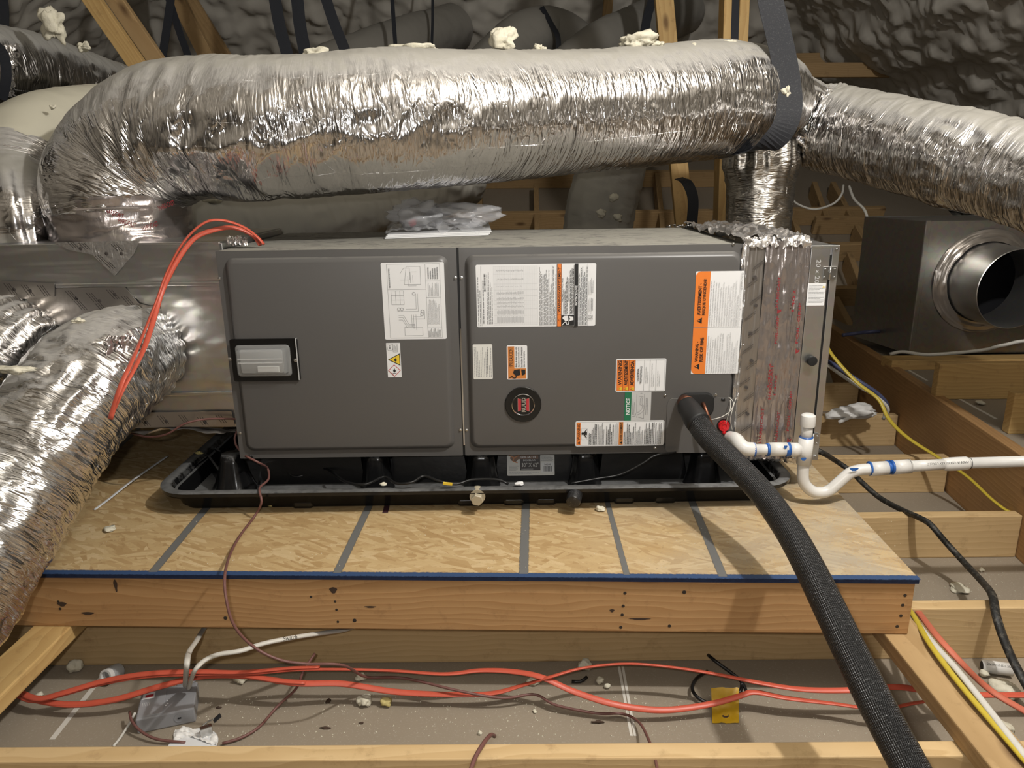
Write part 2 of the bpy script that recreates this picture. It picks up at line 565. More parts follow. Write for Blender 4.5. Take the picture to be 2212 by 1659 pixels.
def tube(name, pts, r, mat, parent=None, step=0.012, nth=12, flat=1.0, twist=0.0, smooth_path=True, caps=True, up0=None):
    """round (or flat) cable, hose or pipe; r may be a list that follows pts"""
    rr = r if isinstance(r, (list, tuple)) else [r] * len(pts)
    Q = [(*Vector(p), q) for p, q in zip(pts, rr)]
    if smooth_path:
        A, s = spline(Q, step)
    else:
        A = np.array(Q)
        s = np.concatenate([[0], np.cumsum(np.linalg.norm(np.diff(A[:, :3], axis=0), axis=1))])
    C, R = A[:, :3], A[:, 3]
    T, N, B = frames(C, up0)
    th = np.linspace(0, 2 * np.pi, nth, endpoint=False)
    if twist:
        ph = np.array([twist * math.sin(x * 5.1) for x in s])
        N, B = N * np.cos(ph)[:, None] + B * np.sin(ph)[:, None], -N * np.sin(ph)[:, None] + B * np.cos(ph)[:, None]
    V = C[:, None, :] + R[:, None, None] * (np.cos(th)[None, :, None] * N[:, None, :] * flat + np.sin(th)[None, :, None] * B[:, None, :])
    n = len(C)
    uv = np.stack([np.repeat(s, nth), np.tile(th, n) * R.max()], 1)
    V = V.reshape(-1, 3)
    Fc = [tuple(x) for x in grid_faces(n, nth)]
    if caps:
        Fc.append(tuple(range(nth - 1, -1, -1)))
        Fc.append(tuple((n - 1) * nth + i for i in range(nth)))
    return put(name, V, Fc, mat, parent, True, uv)


def lathe(name, prof, center, axis, mat, parent=None, nth=32, smooth=True, close=True):
    """profile of (radius, height along axis)"""
    ax = Vector(axis).normalized()
    u = ax.orthogonal().normalized()
    v = ax.cross(u)
    c = Vector(center)
    V = []
    for r, h_ in prof:
        for i in range(nth):
            a = 2 * math.pi * i / nth
            V.append(c + ax * h_ + (u * math.cos(a) + v * math.sin(a)) * r)
    Fc = [tuple(x) for x in grid_faces(len(prof), nth)]
    if close:
        Fc.append(tuple(range(nth - 1, -1, -1)))
        Fc.append(tuple((len(prof) - 1) * nth + i for i in range(nth)))
    ob = put(name, V, Fc, mat, parent, False)
    if smooth:
        me = ob.data
        me.polygons.foreach_set('use_smooth', [True] * len(me.polygons))
        try:
            me.set_sharp_from_angle(angle=math.radians(35))
        except Exception:
            pass
    return ob


# ---- value noise on arrays, for the folds of the foil and the lumps of the foam
def vnoise(P, seed=0):
    Pi = np.floor(P).astype(np.int64)
    f = P - Pi
    f = f * f * (3 - 2 * f)
    r = 0
    for dx in (0, 1):
        for dy in (0, 1):
            for dz in (0, 1):
                h_ = (Pi[:, 0] + dx) * 374761393 + (Pi[:, 1] + dy) * 668265263 + (Pi[:, 2] + dz) * 2147483647 + seed * 974711
                h_ = (h_ ^ (h_ >> 13)) * 1274126177
                h_ = (h_ ^ (h_ >> 16)) & 0xffff
                wgt = (f[:, 0] if dx else 1 - f[:, 0]) * (f[:, 1] if dy else 1 - f[:, 1]) * (f[:, 2] if dz else 1 - f[:, 2])
                r = r + wgt * (h_ / 65535.0)
    return r


def ridged(P, seed=0):
    return 1 - np.abs(2 * vnoise(P, seed) - 1)


def duct(name, pts, mat, parent=None, step=0.006, nth=110, fine=0.0022, mid=0.004, big=0.006, pleats=(), folds=(), seed=1, caps=False, sag=0.0):
    """insulated flexible duct: pts are (x, y, z, radius); pleats gather it, folds wrinkle the inside of a bend"""
    A, s = spline([tuple(p) for p in pts], step)
    C, R = A[:, :3], A[:, 3]
    T, N, B = frames(C, (0.0, 1.0, -0.5))
    n = len(C)
    th = np.linspace(0, 2 * np.pi, nth, endpoint=False)
    S, TH = np.meshgrid(s, th, indexing='ij')
    RR = np.repeat(R[:, None], nth, 1)
    Sx, Tx = S.ravel(), TH.ravel()
    cx, cy = np.cos(Tx), np.sin(Tx)
    d = fine * (ridged(np.stack([Sx * 62, cx * 3.0 + 5, cy * 3.0], 1), seed) - 0.5) * 2
    d += mid * (ridged(np.stack([Sx * 17, cx * 3.2, cy * 3.2 + 9], 1), seed + 1) - 0.5) * 2
    d += big * (vnoise(np.stack([Sx * 4.5, cx * 1.4, cy * 1.4], 1), seed + 2) - 0.5) * 2
    for s0, wd, amp, k_ in pleats:
        g = np.exp(-((Sx - s0) / wd) ** 2)
        ph = 3.0 * vnoise(np.stack([Sx * 6, cx * 2, cy * 2], 1), seed + 5)
        d += g * amp * np.abs(np.sin(Tx * k_ + ph))
    for s0, wd, amp, dirv, freq in folds:
        g = np.exp(-((Sx - s0) / wd) ** 2)
        Nn = (np.cos(TH)[..., None] * N[:, None, :] + np.sin(TH)[..., None] * B[:, None, :]).reshape(-1, 3)
        side = np.clip(Nn @ np.array(dirv, dtype=float), 0, 1)
        d += g * side * amp * (ridged(np.stack([Sx * freq + 1.1 * np.sin(Tx * 2), cx * 1.6, cy * 1.6], 1), seed + 8) - 0.6) * 2
    RR = RR + d.reshape(n, nth)
    V = C[:, None, :] + RR[..., None] * (np.cos(TH)[..., None] * N[:, None, :] + np.sin(TH)[..., None] * B[:, None, :])
    uv = np.stack([Sx, Tx * np.repeat(R, nth)], 1)
    Fc = [tuple(x) for x in grid_faces(n, nth)]
    if caps:
        Fc.append(tuple(range(nth - 1, -1, -1)))
        Fc.append(tuple((n - 1) * nth + i for i in range(nth)))
    rr = np.repeat(R, nth)
    return put(name, V.reshape(-1, 3), Fc, mat, parent, True, uv, co=np.stack([Sx, cx * rr, cy * rr], 1))


def lump(name, c, size, mat, label=None, cat='foam scrap', seed=0, parent=None, rough=0.45, group=None, sub=3):
    bm = bmesh.new()
    bmesh.ops.create_icosphere(bm, subdivisions=sub, radius=1.0)
    P = np.array([v.co[:] for v in bm.verts])
    dd = 1 + rough * (vnoise(P * 1.6 + 7.3 * seed, seed) - 0.5) * 2 + rough * 0.8 * (ridged(P * 3.1 + seed, seed + 3) - 0.5)
    P = P * dd[:, None] * np.array(size) * 0.5
    P[:, 2] -= P[:, 2].min()
    P += np.array(c)
    fc = [[v.index for v in f.verts] for f in bm.faces]
    bm.free()
    o = put(name, P, fc, mat, parent, True)
    if label:
        tag(o, label, cat, group)
    return o


def rounded(x0, z0, x1, z1, r, n=5):
    out = []
    for cx, cz, a0 in ((x1 - r, z0 + r, -90), (x1 - r, z1 - r, 0), (x0 + r, z1 - r, 90), (x0 + r, z0 + r, 180)):
        for i in range(n + 1):
            a = math.radians(a0 + 90 * i / n)
            out.append((cx + r * math.cos(a), cz + r * math.sin(a)))
    return out


def loft(name, loops, mat, parent=None, cap0=True, cap1=True, smooth=False):
    m = len(loops[0])
    V = [p for l in loops for p in l]
    Fc = [tuple(x) for x in grid_faces(len(loops), m)]
    if cap0:
        Fc.append(tuple(range(m - 1, -1, -1)))
    if cap1:
        Fc.append(tuple((len(loops) - 1) * m + i for i in range(m)))
    ob = put(name, V, Fc, mat, parent)
    bm = bmesh.new()
    bm.from_mesh(ob.data)
    bmesh.ops.recalc_face_normals(bm, faces=bm.faces[:])
    bm.to_mesh(ob.data)
    bm.free()
    if smooth:
        ob.data.polygons.foreach_set('use_smooth', [True] * len(ob.data.polygons))
        ob.data.set_sharp_from_angle(angle=math.radians(40))
    return ob


_txt = {}


def text_geo(s, bold=0.0):
    key = (s, bold)
    if key not in _txt:
        cu = bpy.data.curves.new('t', 'FONT')
        cu.body = s
        cu.offset = bold
        cu.resolution_u = 2
        ob = bpy.data.objects.new('t', cu)
        COL.objects.link(ob)
        bpy.context.view_layer.update()
        me = bpy.data.meshes.new_from_object(ob.evaluated_get(bpy.context.evaluated_depsgraph_get()))
        v = [(p.co.x, p.co.y) for p in me.vertices]
        f = [tuple(q.vertices) for q in me.polygons]
        bpy.data.objects.remove(ob)
        bpy.data.meshes.remove(me)
        bpy.data.curves.remove(cu)
        _txt[key] = (v, f)
    return _txt[key]


class Sheet:
    """a printed sheet: origin o, unit axes e (right), g (up), n (towards the reader), size w x h; contents in 0..1"""

    def __init__(s, name, parent, o, e, g, w, h, mat='label_white', r=0.004, label=None, th=0.0006):
        s.o, s.e, s.g = Vector(o), Vector(e).normalized(), Vector(g).normalized()
        s.n = s.e.cross(s.g).normalized()
        s.w, s.h, s.k = w, h, 0
        pr = rounded(0, 0, w, h, r)
        base = [s.o + s.e * a + s.g * b for a, b in pr]
        front = [p + s.n * th for p in base]
        s.th = th
        m = len(base)
        Fc = [tuple(range(m)), ]
        V = front + base
        Fc += [(i, m + i, m + (i + 1) % m, (i + 1) % m) for i in range(m)]
        s.ob = put(name, V, Fc, mat, parent)
        if label:
            s.ob['label'] = label

    def P(s, u, v):
        return s.o + s.e * (u * s.w) + s.g * (v * s.h) + s.n * (s.th + 0.00012 * s.k)

    def flat(s, name, verts, faces, mat):
        s.k += 1
        return put(name, [s.P(u, v) for u, v in verts], faces, mat, s.ob)

    def rect(s, u0, v0, u1, v1, mat, name='color_band'):
        return s.flat(name, [(u0, v0), (u1, v0), (u1, v1), (u0, v1)], [(0, 1, 2, 3)], mat)

    def rects(s, rs, mat, name='rule'):
        V, Fc = [], []
        for u0, v0, u1, v1 in rs:
            i = len(V)
            V += [(u0, v0), (u1, v0), (u1, v1), (u0, v1)]
            Fc.append((i, i + 1, i + 2, i + 3))
        return s.flat(name, V, Fc, mat)

    def poly(s, pts, mat, name='pictogram'):
        return s.flat(name, pts, [tuple(range(len(pts)))], mat)

    def disc(s, u, v, r, mat, name='pictogram', n=32, r0=0.0):
        a = [(2 * math.pi * i / n) for i in range(n)]
        if r0:
            V = [(u + r * math.cos(t) / s.w, v + r * math.sin(t) / s.h) for t in a] + [(u + r0 * math.cos(t) / s.w, v + r0 * math.sin(t) / s.h) for t in a]
            return s.flat(name, V, [(i, (i + 1) % n, n + (i + 1) % n, n + i) for i in range(n)], mat)
        return s.poly([(u + r * math.cos(t) / s.w, v + r * math.sin(t) / s.h) for t in a], mat, name)

    def lines(s, paths, wd, mat, name='drawing'):
        V, Fc = [], []
        for p in paths:
            for (a, b), (c, d) in zip(p[:-1], p[1:]):
                q = Vector(((c - a) * s.w, (d - b) * s.h))
                if q.length < 1e-9:
                    continue
                t = Vector((-q.y, q.x)).normalized() * wd / 2
                x, y = t.x / s.w, t.y / s.h
                i = len(V)
                V += [(a - x, b - y), (c - x, d - y), (c + x, d + y), (a + x, b + y)]
                Fc.append((i, i + 1, i + 2, i + 3))
        return s.flat(name, V, Fc, mat)

    def text(s, t, u0, v0, u1, v1, mat='ink_black', rot=90, bold=0.02, name='lettering'):
        v, f = text_geo(t, bold)
        x0, x1 = min(p[0] for p in v), max(p[0] for p in v)
        y0, y1 = min(p[1] for p in v), max(p[1] for p in v)
        out = []
        for x, y in v:
            a, b = (x - x0) / (x1 - x0), (y - y0) / (y1 - y0)
            if rot == 90:
                a, b = 1 - b, a
            elif rot == 180:
                a, b = 1 - a, 1 - b
            elif rot == -90:
                a, b = b, 1 - a
            out.append((u0 + (u1 - u0) * a, v0 + (v1 - v0) * b))
        return s.flat(name, out, f, mat)

    def fine(s, u0, v0, u1, v1, n, mat='ink_black', rot=90, fill=0.45, seed=1, ragged=0.5):
        """small print: rows of word-length dashes"""
        rg = random.Random(seed)
        rs = []
        for i in range(n):
            if rot == 90:
                a = u0 + (u1 - u0) * (i + 0.25) / n
                b = a + (u1 - u0) / n * fill
                p, end = v0, v0 + (v1 - v0) * (1 - ragged * rg.random() ** 2)
                while p < end:
                    l = (v1 - v0) * rg.uniform(0.02, 0.09)
                    rs.append((a, p, b, min(p + l, end)))
                    p += l + (v1 - v0) * 0.013
            else:
                a = v0 + (v1 - v0) * (i + 0.25) / n
                b = a + (v1 - v0) / n * fill
                p, end = u0, u0 + (u1 - u0) * (1 - ragged * rg.random() ** 2)
                while p < end:
                    l = (u1 - u0) * rg.uniform(0.02, 0.09)
                    rs.append((p, a, min(p + l, end), b))
                    p += l + (u1 - u0) * 0.013
        return s.rects(rs, mat, 'fine_print')


def screw(parent, c, axis=(0, -1, 0), r=0.0042, mat='steel_screw', name='screw'):
    return lathe(name, [(r, 0), (r, 0.0015), (r * 0.62, 0.0017), (r * 0.6, 0.0040), (r * 0.45, 0.0045)], c, axis, mat, parent, 10)


# ================================================================== THE SETTING
S = 0.955                                            # furnace side of the attic: distances as measured x S
V3 = Vector

# ---- floor: the back of the drywall ceiling below; it steps up beyond the big beam on the right
LVL_A, LVL_B = V3((1.552, 2.098, 0)), V3((1.766, 3.846, 0))
lvl_dir = (LVL_B - LVL_A).normalized()


def lvl_x(y):
    return LVL_A.x + (y - LVL_A.y) * lvl_dir.x / lvl_dir.y


fl = box('floor', (-5.2, -3.6, -0.02), (5.2, 9.0, 0.0), 'drywall_paper')
tag(fl, 'grey brown paper back of the drywall between joists', None, None, 'structure')
hi_floor = put('floor', *(lambda y0, y1: ([(lvl_x(y0) + .04, y0, .295), (4.6, y0, .295), (4.6, y1, .295), (lvl_x(y1) + .04, y1, .295),
                                           (lvl_x(y0) + .04, y0, .28), (4.6, y0, .28), (4.6, y1, .28), (lvl_x(y1) + .04, y1, .28)],
                                          [(0, 1, 2, 3), (7, 6, 5, 4), (0, 4, 5, 1), (1, 5, 6, 2), (2, 6, 7, 3), (3, 7, 4, 0)]))(-1.5, 5.6), 'drywall_paper')
tag(hi_floor, 'raised drywall beyond the big brown beam', None, None, 'structure')


def seam(parent, a, b, wd, z):
    a, b = V3((a.x, a.y, z)), V3((b.x, b.y, z))
    t = (b - a).cross(V3((0, 0, 1))).normalized() * wd / 2
    e = V3((0, 0, 0.0008))
    put('drywall_joint', [a - t, b - t, b + t, a + t, a - t + e, b - t + e, b + t + e, a + t + e],
        [(4, 5, 6, 7), (0, 1, 5, 4), (1, 2, 6, 5), (2, 3, 7, 6), (3, 0, 4, 7)], 'joint_paper', parent)


seam(fl, PZ(112, 1598, 0), PZ(222, 1460, 0), .012, 0)
seam(fl, PZ(1364, 1590, 0), PZ(1337, 1440, 0), .006, 0)
seam(fl, PZ(1372, 1590, 0), PZ(1345, 1440, 0), .006, 0)
seam(hi_floor, PZ(1955, 795, .295), PZ(2002, 822, .295), .012, .295)
seam(hi_floor, PZ(2060, 855, .295), PZ(2152, 905, .295), .012, .295)

# ---- roof underside: spray foam on four slopes
nx, ny = 460, 560
X, Yg = np.meshgrid(np.linspace(-5.0, 5.0, nx), np.linspace(-3.5, 8.6, ny), indexing='ij')
Zg = np.minimum.reduce([6.375 - .75 * Yg, 3.66 - .85 * X + .03 * Yg, 4.25 + .85 * X, 3.0 + .8 * Yg, np.full_like(X, 2.9)])
Zg = np.maximum(Zg, -0.3)
Pn = np.stack([X.ravel(), Yg.ravel(), Zg.ravel()], 1)
lum = 0.16 * (vnoise(Pn * 1.7, 3) - .5) + 0.085 * (ridged(Pn * 4.2 + 1.3 * vnoise(Pn * 2, 1)[:, None], 4) - .5) + .075 * (ridged(Pn * 9.5 + 1.2 * vnoise(Pn * 5, 8)[:, None], 5) - .5) + .050 * (ridged(Pn * 19, 6) - .5)
bays = 0.16 * np.clip(np.sin(Pn[:, 0] * 2 * np.pi / .61) * 4, -1, 1) * (Zg.ravel() > 0.4)
gx, gy = np.gradient(Zg, X[1, 0] - X[0, 0], Yg[0, 1] - Yg[0, 0])
nrm = np.stack([-gx.ravel(), -gy.ravel(), np.ones(gx.size)], 1)
nrm /= np.linalg.norm(nrm, axis=1)[:, None]
Pn = Pn + nrm * (.5 * lum + 0.15 * bays)[:, None]
ii = np.arange(nx - 1)[:, None] * ny + np.arange(ny - 1)[None, :]
Fr = np.stack([ii, ii + 1, ii + ny + 1, ii + ny], -1).reshape(-1, 4)
rf = put('ceiling', Pn, [tuple(q) for q in Fr], 'spray_foam', None, True)
tag(rf, 'lumpy spray foam under the sloping roof deck', None, None, 'structure')

# ---- ceiling joists
JY = 0.01


def joist(y, x0, x1, mat, label, z0=0.0, h=.14, t=.038):
    ya, yb = y - JY * x0 + t / 2, y - JY * x1 + t / 2
    return beam('ceiling_joist', (x0, ya, z0 + h / 2), (x1, yb, z0 + h / 2), t, h, mat, label, 'joist', group='ceiling joists')


j_front = joist(1.105, -1.9, 1.45, 'pine_pale', 'pale ceiling joist along the bottom edge of the picture')
j_mid = joist(1.572, -1.9, 1.50, 'pine_pale', 'ceiling joist under the front board of the furnace platform')
joist(2.065, -1.9, 1.545, 'pine_pale', 'second ceiling joist right of the platform, black cable crossing it')
joist(2.55, -1.9, 1.60, 'pine_pale', 'third ceiling joist right of the platform, behind the white trap')
joist(3.04, -1.9, 1.66, 'pine_pale', 'ceiling joist ending at the brown beam below the white cloth')
joist(3.53, -1.9, 1.715, 'pine_pale', 'short joist end beside the filter box, behind the white cloth')

# ---- the big engineered beam on the right
a, b = LVL_A - lvl_dir * 1.5, LVL_B + lvl_dir * 1.2
side = V3((lvl_dir.y, -lvl_dir.x, 0))
beam('header_beam', a + side * .022 + V3((0, 0, .155)), b + side * .022 + V3((0, 0, .155)), .044, .31, 'plywood_brown',
     'long brown engineered wood beam running back on the right', 'beam')

# ---- raised joists beyond it
for (x0, y0, t_, mat, lab) in ((2022, 850, 2.87, 'fir_yellow', 'yellow joist with end grain in front of the sheet metal box'),
                               (2178, 938, 2.49, 'fir_yellow', 'nearest yellow joist end at the right edge, above the white pipe')):
    p = PD(x0, y0, t_)
    beam('raised_joist', (p.x, p.y + .019, .295 + .072), (p.x + 1.7, p.y - .03, .295 + .072), .038, .143, mat, lab, 'joist', group='raised joists')
p = PZ(1924, 797, .30)
beam('sleeper_board', (p.x, p.y + .045, .317), (p.x + 1.5, p.y + .02, .317), .10, .044, 'fir_yellow', 'flat board under the sheet metal box', 'lumber')

# ---- vaulted ceiling framing far behind the furnace
VN_P, VN_N = V3((0, 3.9, .15)), V3((0, -.47, 1)).normalized()
VT = V3((0, 1, .47)).normalized()


def vz(y):
    return .15 + (y - 3.9) * .47


vault = put('wall_back', [(-2.6, 3.9, vz(3.9) - .14), (3.3, 3.9, vz(3.9) - .14), (3.3, 6.6, vz(6.6) - .14), (-2.6, 6.6, vz(6.6) - .14),
                          (-2.6, 3.9, vz(3.9) - .16), (3.3, 3.9, vz(3.9) - .16), (3.3, 6.6, vz(6.6) - .16), (-2.6, 6.6, vz(6.6) - .16)],
            [(0, 1, 2, 3), (7, 6, 5, 4), (0, 4, 5, 1), (1, 5, 6, 2), (2, 6, 7, 3), (3, 7, 4, 0)], 'drywall_paper')
tag(vault, 'drywall back of the sloping ceiling behind the furnace', None, None, 'structure')


def vp(px, py):
    return PP(px, py, VN_P, VN_N)


def cross_board(xa, ya, xb, yb, label, mat='pine_aged'):
    a, b = vp(xa, ya), vp(xb, yb)
    beam('blocking_board', a - VN_N * .06, b - VN_N * .06, .04, .13, mat, label, 'lumber', up=VN_N, group='sloping ceiling framing')


def rafter(xa, ya, xb, yb, label, mat='pine_aged'):
    a, b = vp(xa, ya), vp(xb, yb)
    beam('ceiling_rafter', a - VN_N * .065, b - VN_N * .065, .038, .13, mat, label, 'rafter', up=VN_N, group='sloping ceiling framing')


cross_board(600, 377, 1250, 372, 'upper cross board in the gap under the long duct')
cross_board(600, 466, 1240, 458, 'lower cross board just above the furnace top, behind the manual')
cross_board(1380, 371, 1560, 370, 'upper cross board between the grey duct and the leaning stud')
cross_board(1370, 457, 1540, 455, 'lower cross board between the grey duct and the leaning stud')
cross_board(1690, 452, 1912, 448, 'cross board behind the hanging white cable, highest of the right group')
cross_board(1762, 470, 1905, 469, 'short doubled cross board below the hanging white cable')
cross_board(1700, 530, 1900, 525, 'cross board right of the filter box top corner')
cross_board(1700, 624, 1890, 620, 'lowest cross board beside the filter box hinge')
rafter(893, 492, 926, 398, 'slanted rafter left of the plastic bag, under the long duct')
rafter(1035, 492, 1037, 398, 'upright looking rafter behind the plastic bag')
rafter(1160, 492, 1158, 398, 'upright looking rafter left of the grey dusty duct')
rafter(1432, 490, 1420, 372, 'rafter left of the leaning stud under the duct')
rafter(1725, 500, 1712, 455, 'rafter stub right of the hanging foil duct')
rafter(1788, 470, 1760, 392, 'rafter crossed by the white cable loop')
rafter(1843, 470, 1800, 392, 'rafter beside the hanging white cable')
rafter(1882, 540, 1852, 485, 'rafter under the doubled cross board by the box')
rafter(1872, 640, 1836, 545, 'rafter between the filter box and the sheet metal box')
rafter(1850, 722, 1806, 640, 'lowest rafter meeting the brown beam by the filter box')

# ---- roof struts
def strut(p0, p1, w_, h_, mat, label, up=V3((0, -1, 0)), ext=(0.3, 0.6), group='roof struts'):
    a, b = PD(*p0), PD(*p1)
    d = (b - a).normalized()
    beam('roof_strut', a - d * (ext[0] + .7), b + d * ext[1], w_, h_, mat, label, 'strut', up=up, group=group)


strut((200, 0, 2.95), (297, 140, 3.0), .066, .04, 'fir_yellow', 'front one of the paired slanting studs at upper left', ext=(.5, 1.0))
strut((249, 0, 3.06), (341, 134, 3.11), .066, .04, 'pine_aged', 'rear one of the paired slanting studs at upper left', ext=(.5, 1.0))
strut((395, 20, 4.1), (450, 128, 4.1), .08, .04, 'pine_aged', 'short dim stud behind the black straps at upper left', ext=(.3, .6))
strut((440, 50, 4.2), (488, 128, 4.2), .08, .04, 'pine_aged', 'second dim stud behind the black straps at upper left', ext=(.3, .6))
strut((1434, 0, 3.6), (1477, 480, 3.75), .088, .04, 'fir_yellow', 'tall stud leaning behind the long duct, right of centre', ext=(.6, .5))
strut((1567, 0, 3.3), (1553, 480, 3.4), .035, .088, 'fir_yellow', 'thin upright stud just left of the wide black strap', ext=(.6, .5))
strut((1603, 0, 3.36), (1583, 480, 3.46), .045, .088, 'fir_yellow', 'upright stud touching the wide black strap', ext=(.6, .5))
strut((1314, 0, 4.9), (1310, 48, 4.9), .06, .05, 'pine_aged', 'faint far stud above the dusty far ducts', ext=(.4, .4))
for (q, lab) in ((((1690, 132, 5.2), (1830, 128, 5.2)), 'far cross beam under the foam, top right of the strap'),
                 (((1690, 150, 4.9), (1900, 152, 4.9)), 'near one of the two cross beams behind the right duct')):
    a, b = PD(*q[0]), PD(*q[1])
    beam('cross_beam', a - V3((.5, 0, 0)), b + V3((.15, 0, 0)), .04, .09, 'pine_aged', lab, 'beam', group='far cross beams')

# ---- platform: strand board on a frame of boards, a little askew to the joists
PO = V3((.861, 1.4017, 0))
PYAW = -0.0396
PM = Matrix.Translation(PO) @ Matrix.Rotation(PYAW, 4, 'Z')


def pl(x, y, z):
    return PM @ V3((x, y, z))


OZ = .318
osb = bpy.data.objects.new('strand_board_deck', bpy.data.meshes.new('strand_board_deck'))
v, f = boxv((-2.2, 0, -.0125), (0, 1.24, 0))
v, f = bevelled(v, f, .0015, 1)
osb.data.from_pydata(v, [], f)
osb.data.materials.append(MATS['strand_board'])
osb.matrix_world = PM @ Matrix.Translation((0, 0, OZ))
COL.objects.link(osb)
tag(osb, 'tan strand board deck with blue painted edge under the furnace', 'deck')
put('painted_edge', [pl(-2.2, -.0012, OZ - .0123), pl(0, -.0012, OZ - .0123), pl(0, -.0012, OZ - .0006), pl(-2.2, -.0012, OZ - .0006), pl(-2.2, .0005, OZ + .0004), pl(0, .0005, OZ + .0004)],
    [(0, 1, 2, 3), (3, 2, 5, 4)], 'blue_edge', osb)['label'] = 'dark blue painted edge'


def paint(a, b, wd, mat, z=OZ + .0006, n=1):
    a, b = V3((a.x, a.y, z)), V3((b.x, b.y, z))
    t = (b - a).cross(V3((0, 0, 1))).normalized() * wd / 2
    return put('paint_line', [a - t, b - t, b + t, a + t], [(0, 1, 2, 3)], mat, osb, False, [(0, 0), (1, 0), (1, 1), (0, 1)])


for (xa, ya, xb, yb, wd) in ((330, 1236, 462, 1078, .026), (728, 1238, 800, 1088, .024), (1131, 1240, 1136, 1085, .026), (1354, 1242, 1312, 1085, .017),
                             (1562, 1246, 1490, 1072, .024), (135, 1078, 300, 925, .022)):
    paint(PZ(xa, ya, OZ), PZ(xb, yb, OZ), wd, 'spray_grey')
paint(PZ(832, 1108, OZ), PZ(842, 1070, OZ), .016, 'spray_maroon')
paint(pl(-2.2, .002, OZ), pl(0, .002, OZ), .030, 'spray_blue', OZ + .0005)

BZ0, BZ1 = .178, OZ - .0125
fb = beam('platform_board', pl(-2.15, .019 + .004, (BZ0 + BZ1) / 2), pl(-.004, .019 + .004, (BZ0 + BZ1) / 2), .038, BZ1 - BZ0, 'pine_orange',
          'long orange pine board along the platform front, with knots and nails', 'lumber')
for lab, y in (('hidden back board of the furnace platform', 1.21),):
    beam('platform_board', pl(-2.15, y, (BZ0 + BZ1) / 2), pl(-.004, y, (BZ0 + BZ1) / 2), .038, BZ1 - BZ0, 'pine_orange', lab, 'lumber')
beam('platform_board', pl(-.023, .045, (BZ0 + BZ1) / 2), pl(-.023, 1.19, (BZ0 + BZ1) / 2), .038, BZ1 - BZ0, 'pine_orange', 'side board closing the right end of the platform', 'lumber')


def on_board(px, py):
    n = PM.to_3x3() @ V3((0, -1, 0))
    return PP(px, py, pl(0, .004, .2), n), n


for px, py, r in ((1955, 1286, .005), (1950, 1307, .005), (1946, 1330, .005), (1938, 1353, .005), (1350, 1281, .005), (1346, 1309, .005), (1344, 1328, .005), (1341, 1355, .005),
                  (672, 1289, .004), (724, 1299, .004), (727, 1317, .004), (730, 1343, .004), (130, 1315, .0045), (126, 1299, .004), (487, 1335, .006), (766, 1340, .006), (1446, 1352, .005), (1478, 1279, .006)):
    c, n = on_board(px, py)
    r *= .75
    lathe('nail', [(r, -.0002), (r, .0006), (r * .6, .0008)], c, n, 'nail_steel', fb, 8)
for px, py, w_, h_ in ((190, 1325, .014, .004), (134, 1305, .010, .006), (720, 1275, .008, .008), (800, 1311, .012, .0025), (1382, 1337, .022, .0025), (1322, 1319, .005, .004), (250, 1265, .004, .016)):
    c, n = on_board(px, py)
    ex = PM.to_3x3() @ V3((1, 0, 0))
    pts = [(math.cos(t) * w_ * (1 + .3 * math.sin(3 * t)), math.sin(t) * h_) for t in np.linspace(0, 2 * math.pi, 14, endpoint=False)]
    put('knot', [c + n * .0005 + ex * a + V3((0, 0, b)) for a, b in pts], [tuple(range(14))], 'dark_chip', fb)

beam('sleeper_board', (.838, .30, .159), (.838 + .03, 2.62, .159), .089, .037, 'pine_aged', 'flat board running toward the viewer under the platform right end', 'lumber')
beam('sleeper_board', (-1.088, .42, .159), (-1.088 + .06, 2.62, .159), .089, .037, 'fir_yellow', 'flat board end sticking out under the platform at left', 'lumber')

# ================================================================== AIR HANDLER
FY = 1.86
FX0, FX1, FZ0, FZ1, FYB = -.731, .587, .434, .984, 2.46
SEAM = -.131
ah = thing('air_handler', ((FX0 + FX1) / 2, 2.15, FZ0), 'long grey metal furnace with printed warning labels lying in the black pan', 'furnace')
box('cabinet', (FX0 + .004, FY + .004, FZ0 + .004), (FX1, FYB, FZ1), 'furnace_paint', ah, .002)


def panel(name, x0, z0, x1, z1, ix0, iz0, ix1, iz1, parent, label):
    """sheet-metal door: flange, then a raised field with soft shoulders"""
    r = .022
    n = 6
    L = [[V3((a, FY + .004, b)) for a, b in rounded(x0, z0, x1, z1, .002, n)],
         [V3((a, FY, b)) for a, b in rounded(x0, z0, x1, z1, .002, n)],
         [V3((a, FY - .0006, b)) for a, b in rounded(ix0 - .001, iz0 - .001, ix1 + .001, iz1 + .001, r + .001, n)]]
    for t in np.linspace(0, 1, 6):
        ins = .013 * t
        up = .012 * math.sin(t * math.pi / 2)
        L.append([V3((a, FY - .0006 - up, b)) for a, b in rounded(ix0 + ins, iz0 + ins, ix1 - ins, iz1 - ins, r - .006 * t, n)])
    o = loft(name, L, 'furnace_paint', parent, False, True, True)
    o['label'] = label
    return o


